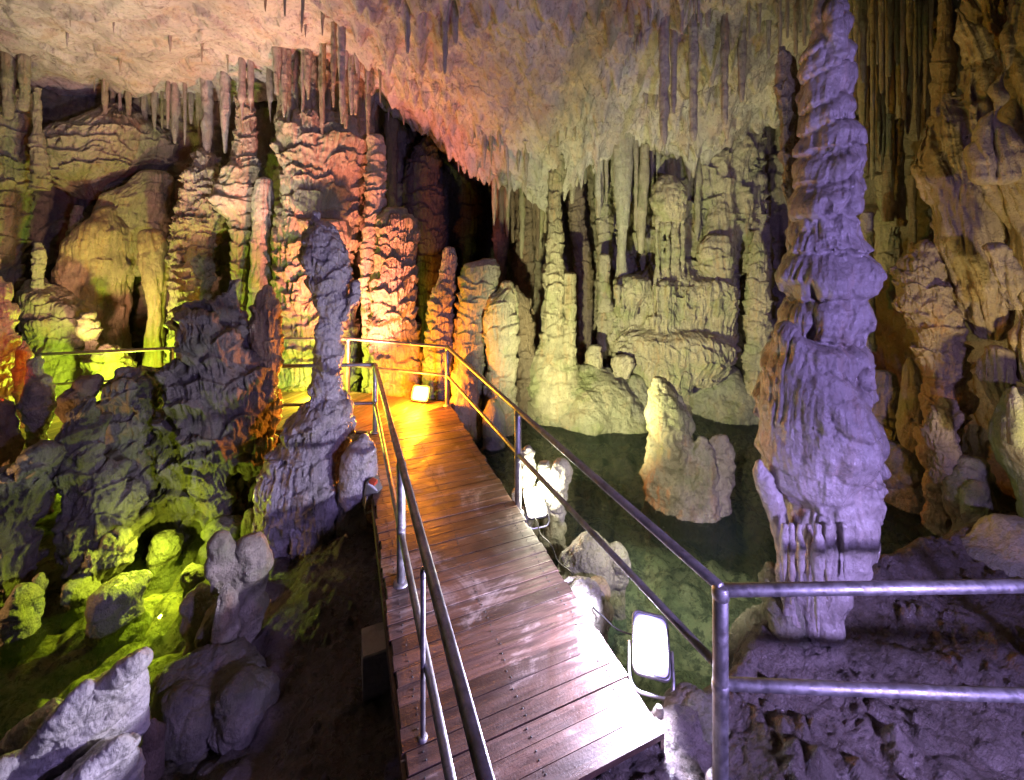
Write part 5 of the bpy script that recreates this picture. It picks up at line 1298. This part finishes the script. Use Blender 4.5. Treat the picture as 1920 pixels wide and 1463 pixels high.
# ------------------------------------------------------------------ stalactites
def stalactite_big(label, u, vt, vb, w, Y, mat='shaft', group=None, lean=0):
    return form('stalactite', label, 'stalactite', mat, [([(vt, u - w, u + w), ((vt + vb) / 2, u - w * .92 + lean * .5, u + w * .92 + lean * .5), (vb - w, u - w * .66 + lean, u + w * .66 + lean), (vb, u - w * .4 + lean, u + w * .4 + lean)], Y,
                dict(Af=.012, kfm=14, An=.022, fn=4, cap=0, capb=1.2, vary=.12))], group)
G1 = 'long stalactites hanging in front of the ceiling slope'
for a in (('longest thick stalactite, pinkish, hanging over the far shore', 1245, -60, 268, 11, 6.9),
          ('purple shaded stalactite close behind the longest pinkish one', 1263, -60, 210, 8, 7.1),
          ('long grey stalactite just beyond the longest pinkish one', 1300, -60, 262, 10, 7.0),
          ('slim stalactite with a snapped rusty tip', 1359, -60, 232, 9, 6.8),
          ('pale tapering stalactite nearest the great column', 1391, -60, 186, 10, 6.9),
          ('orange brown stub of a stalactite hanging high over the far shore', 1183, -60, 66, 8, 6.6, 'tan'),
          ('pale short stalactite between the long grey and the snapped one', 1327, -60, 48, 8, 6.7),
          ('thick double stalactite hanging over the salmon column, the yellow green shaft', 626, -60, 156, 7, 7.3, 'tan'),
          ('thick double stalactite hanging over the salmon column, the grey violet shaft', 641, -60, 164, 8, 7.2),
          ('lone thin stalactite hanging above the red orange column', 764, -60, 98, 6, 6.8),
          ('slender dark stalactite above the black opening', 834, -60, 136, 7, 6.8),
          ('curtain like dark stalactite beside the slender one above the black opening', 853, -60, 80, 9, 6.9),
          ('thin grey stalactite at the top near the ringed head of the great column', 1441, -60, 108, 6, 6.9)):
    stalactite_big(*a)
for k, (u, vb, w) in enumerate(((1462, 90, 5), (1476, 70, 5), (1492, 100, 6), (1508, 84, 5), (1423, 60, 6), (1404, 74, 4), (1310, 40, 4), (1278, 60, 5))):
    stalactite_big('thin dim stalactite in the row hanging in front of the great column head', u, -60, vb, w, 6.4 + .1 * (k % 3), 'shaft', 'thin stalactites before the great column head')
for k, (u, vb, w) in enumerate(((1605, 130, 6), (1618, 152, 9), (1636, 262, 6), (1628, 120, 5), (1653, 172, 7), (1646, 118, 5), (1668, 140, 8), (1682, 120, 7), (1693, 170, 6), (1706, 100, 9), (1722, 140, 8), (1735, 200, 7), (1746, 96, 6), (1597, 200, 5), (1716, 220, 5), (1664, 200, 5))):
    stalactite_big('olive stalactite in the dense row hanging in the dark recess beyond the great column', u, -70, vb, w, 5.9 + .12 * (k % 4), 'stone', 'recess stalactites beyond the great column')

# curtains of stone hanging close together on the back wall
def curtain(label, group, n, ur, vtop, vlen, Yr, wr, mats, seed):
    r = random.Random(seed)
    for k in range(n):
        u = ur[0] + (ur[1] - ur[0]) * (k + r.uniform(-.35, .35)) / max(1, n - 1)
        vt = vtop(u) - r.uniform(110, 140); vb = vtop(u) + vlen * r.uniform(.35, 1.1); w = r.uniform(*wr); Y = r.uniform(*Yr)
        m = (vt + vb) / 2
        form('stalactite', label, 'stalactite', r.choice(mats),
             [([(vt, u - w * 1.25, u + w * 1.25), (m, u - w, u + w), (vb - w * 2.5, u - w * .7, u + w * .65), (vb, u - w * .36, u + w * .3)], Y,
               dict(Af=.03, kfm=9, A=.05 * r.random(), h=.22, w=.2, An=.045, fn=3, cap=0, capb=1.1, vary=.25, seed=r.randrange(900)))], group)
lin = lambda pts: (lambda u: float(np.interp(u, [p[0] for p in pts], [p[1] for p in pts])))
curtain('hanging stone shaft in the dense curtain on the far wall over the organ pipes', 'curtain of stone on the far wall', 40, (1072, 1440), lin([(1060, 235), (1160, 250), (1300, 320), (1440, 300)]), 150, (8.9, 9.5), (4, 10), ('stone', 'pale', 'stone'), 5)
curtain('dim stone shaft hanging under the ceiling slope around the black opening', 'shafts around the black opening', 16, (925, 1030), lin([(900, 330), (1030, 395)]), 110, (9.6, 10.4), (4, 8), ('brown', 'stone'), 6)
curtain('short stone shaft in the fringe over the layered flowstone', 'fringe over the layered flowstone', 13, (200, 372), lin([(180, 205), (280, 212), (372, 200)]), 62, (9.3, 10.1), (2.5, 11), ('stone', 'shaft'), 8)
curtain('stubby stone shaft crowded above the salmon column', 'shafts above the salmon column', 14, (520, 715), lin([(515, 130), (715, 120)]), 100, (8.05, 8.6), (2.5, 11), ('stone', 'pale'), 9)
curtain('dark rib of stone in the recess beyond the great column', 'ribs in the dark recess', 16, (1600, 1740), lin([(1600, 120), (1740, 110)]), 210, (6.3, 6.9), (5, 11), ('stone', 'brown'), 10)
# small ones: six shapes, copied over the ceiling
protos = []
for k in range(6):
    n, m = 14, 26
    t = np.linspace(0, 1, m)[:, None]; th = np.arange(n)[None, :] * 2 * math.pi / n
    r = (1 - t) ** .6 * (.085 + .012 * (k % 3)) + .012 + .10 * np.exp(-t * 14) + .02 * np.exp(-((t - .35 - .1 * (k % 3)) * 14) ** 2)
    r = r * (1 + .25 * perlin(np.cos(th) * 1.5 + k * 9, np.sin(th) * 1.5 + 0 * t, t * 6) + .18 * perlin(np.cos(th) * 3 + k * 9, np.sin(th) * 3 + 0 * t, t * 1.2, 4))
    bend = .05 * perlin(t * 2, t * 0 + k, t * 0, 8)
    V = np.stack([r * np.cos(th) + bend, r * np.sin(th) + 0 * t, -t + 0 * th], -1)
    me = mesh_from('stalactite', [(V.reshape(-1, 3), quads_grid(m, n, True)[:, ::-1])])
    me.materials.append(M['shaft' if k % 3 else 'stone'])
    protos.append(me)
def hang(x, y, length, rad, group, label, emb=.12):
    z = float(ceil_z(np.array([x]), np.array([y]))[0])
    o = bpy.data.objects.new('stalactite', rng.choice(protos))
    COL.objects.link(o)
    o.location = (x, y, z + emb)
    o.scale = (rad / .12, rad / .12, length + emb)
    o.rotation_euler = (rng.uniform(-.03, .03), rng.uniform(-.03, .03), rng.uniform(0, 6.28))
    tag(o, label, 'stalactite', group, 'thing')
cnt = 0
while cnt < 92:
    x0, y0 = rng.uniform(-3.2, 4.6), rng.uniform(6.2, 8.9)
    L0 = rng.choice((.10, .14, .2, .3, .45, .7)); R0 = .018 + .05 * L0 + rng.uniform(0, .02)
    dx, dy = rng.uniform(-.25, .25), rng.uniform(-.05, .05)
    for j in range(rng.choice((1, 3, 4, 6, 8))):
        x = x0 + dx * (j - 2) + rng.uniform(-.05, .05); y = y0 + dy * (j - 2) + rng.uniform(-.05, .05)
        hang(x, y, L0 * rng.uniform(.5, 1.25), min(.075, R0 * rng.uniform(.7, 1.3)), 'small stalactites crowding the ceiling slope', 'small stalactite among many crowding the sloping part of the ceiling', .16)
        cnt += 1
cnt = 0
while cnt < 28:     # along the lip over the black opening and the slope's lower edge
    x = rng.uniform(-2.8, 4.2); yl, zl = lip(np.array([x]))
    y = float(yl[0]) - rng.uniform(.05, .35)
    hang(x, y, rng.uniform(.15, .5), rng.uniform(.025, .05), 'small stalactites along the lower edge of the ceiling slope', 'short stalactite fringing the lower edge of the ceiling slope', .15)
    cnt += 1
for k in range(18):
    x, y = rng.uniform(-9.5, -3.4), rng.uniform(6.6, 9.6)
    hang(x, y, rng.uniform(.10, .28), rng.uniform(.018, .04), 'tiny stalactites dotted over the bedded ceiling', 'tiny stalactite dotted on the smooth bedded ceiling', .12)
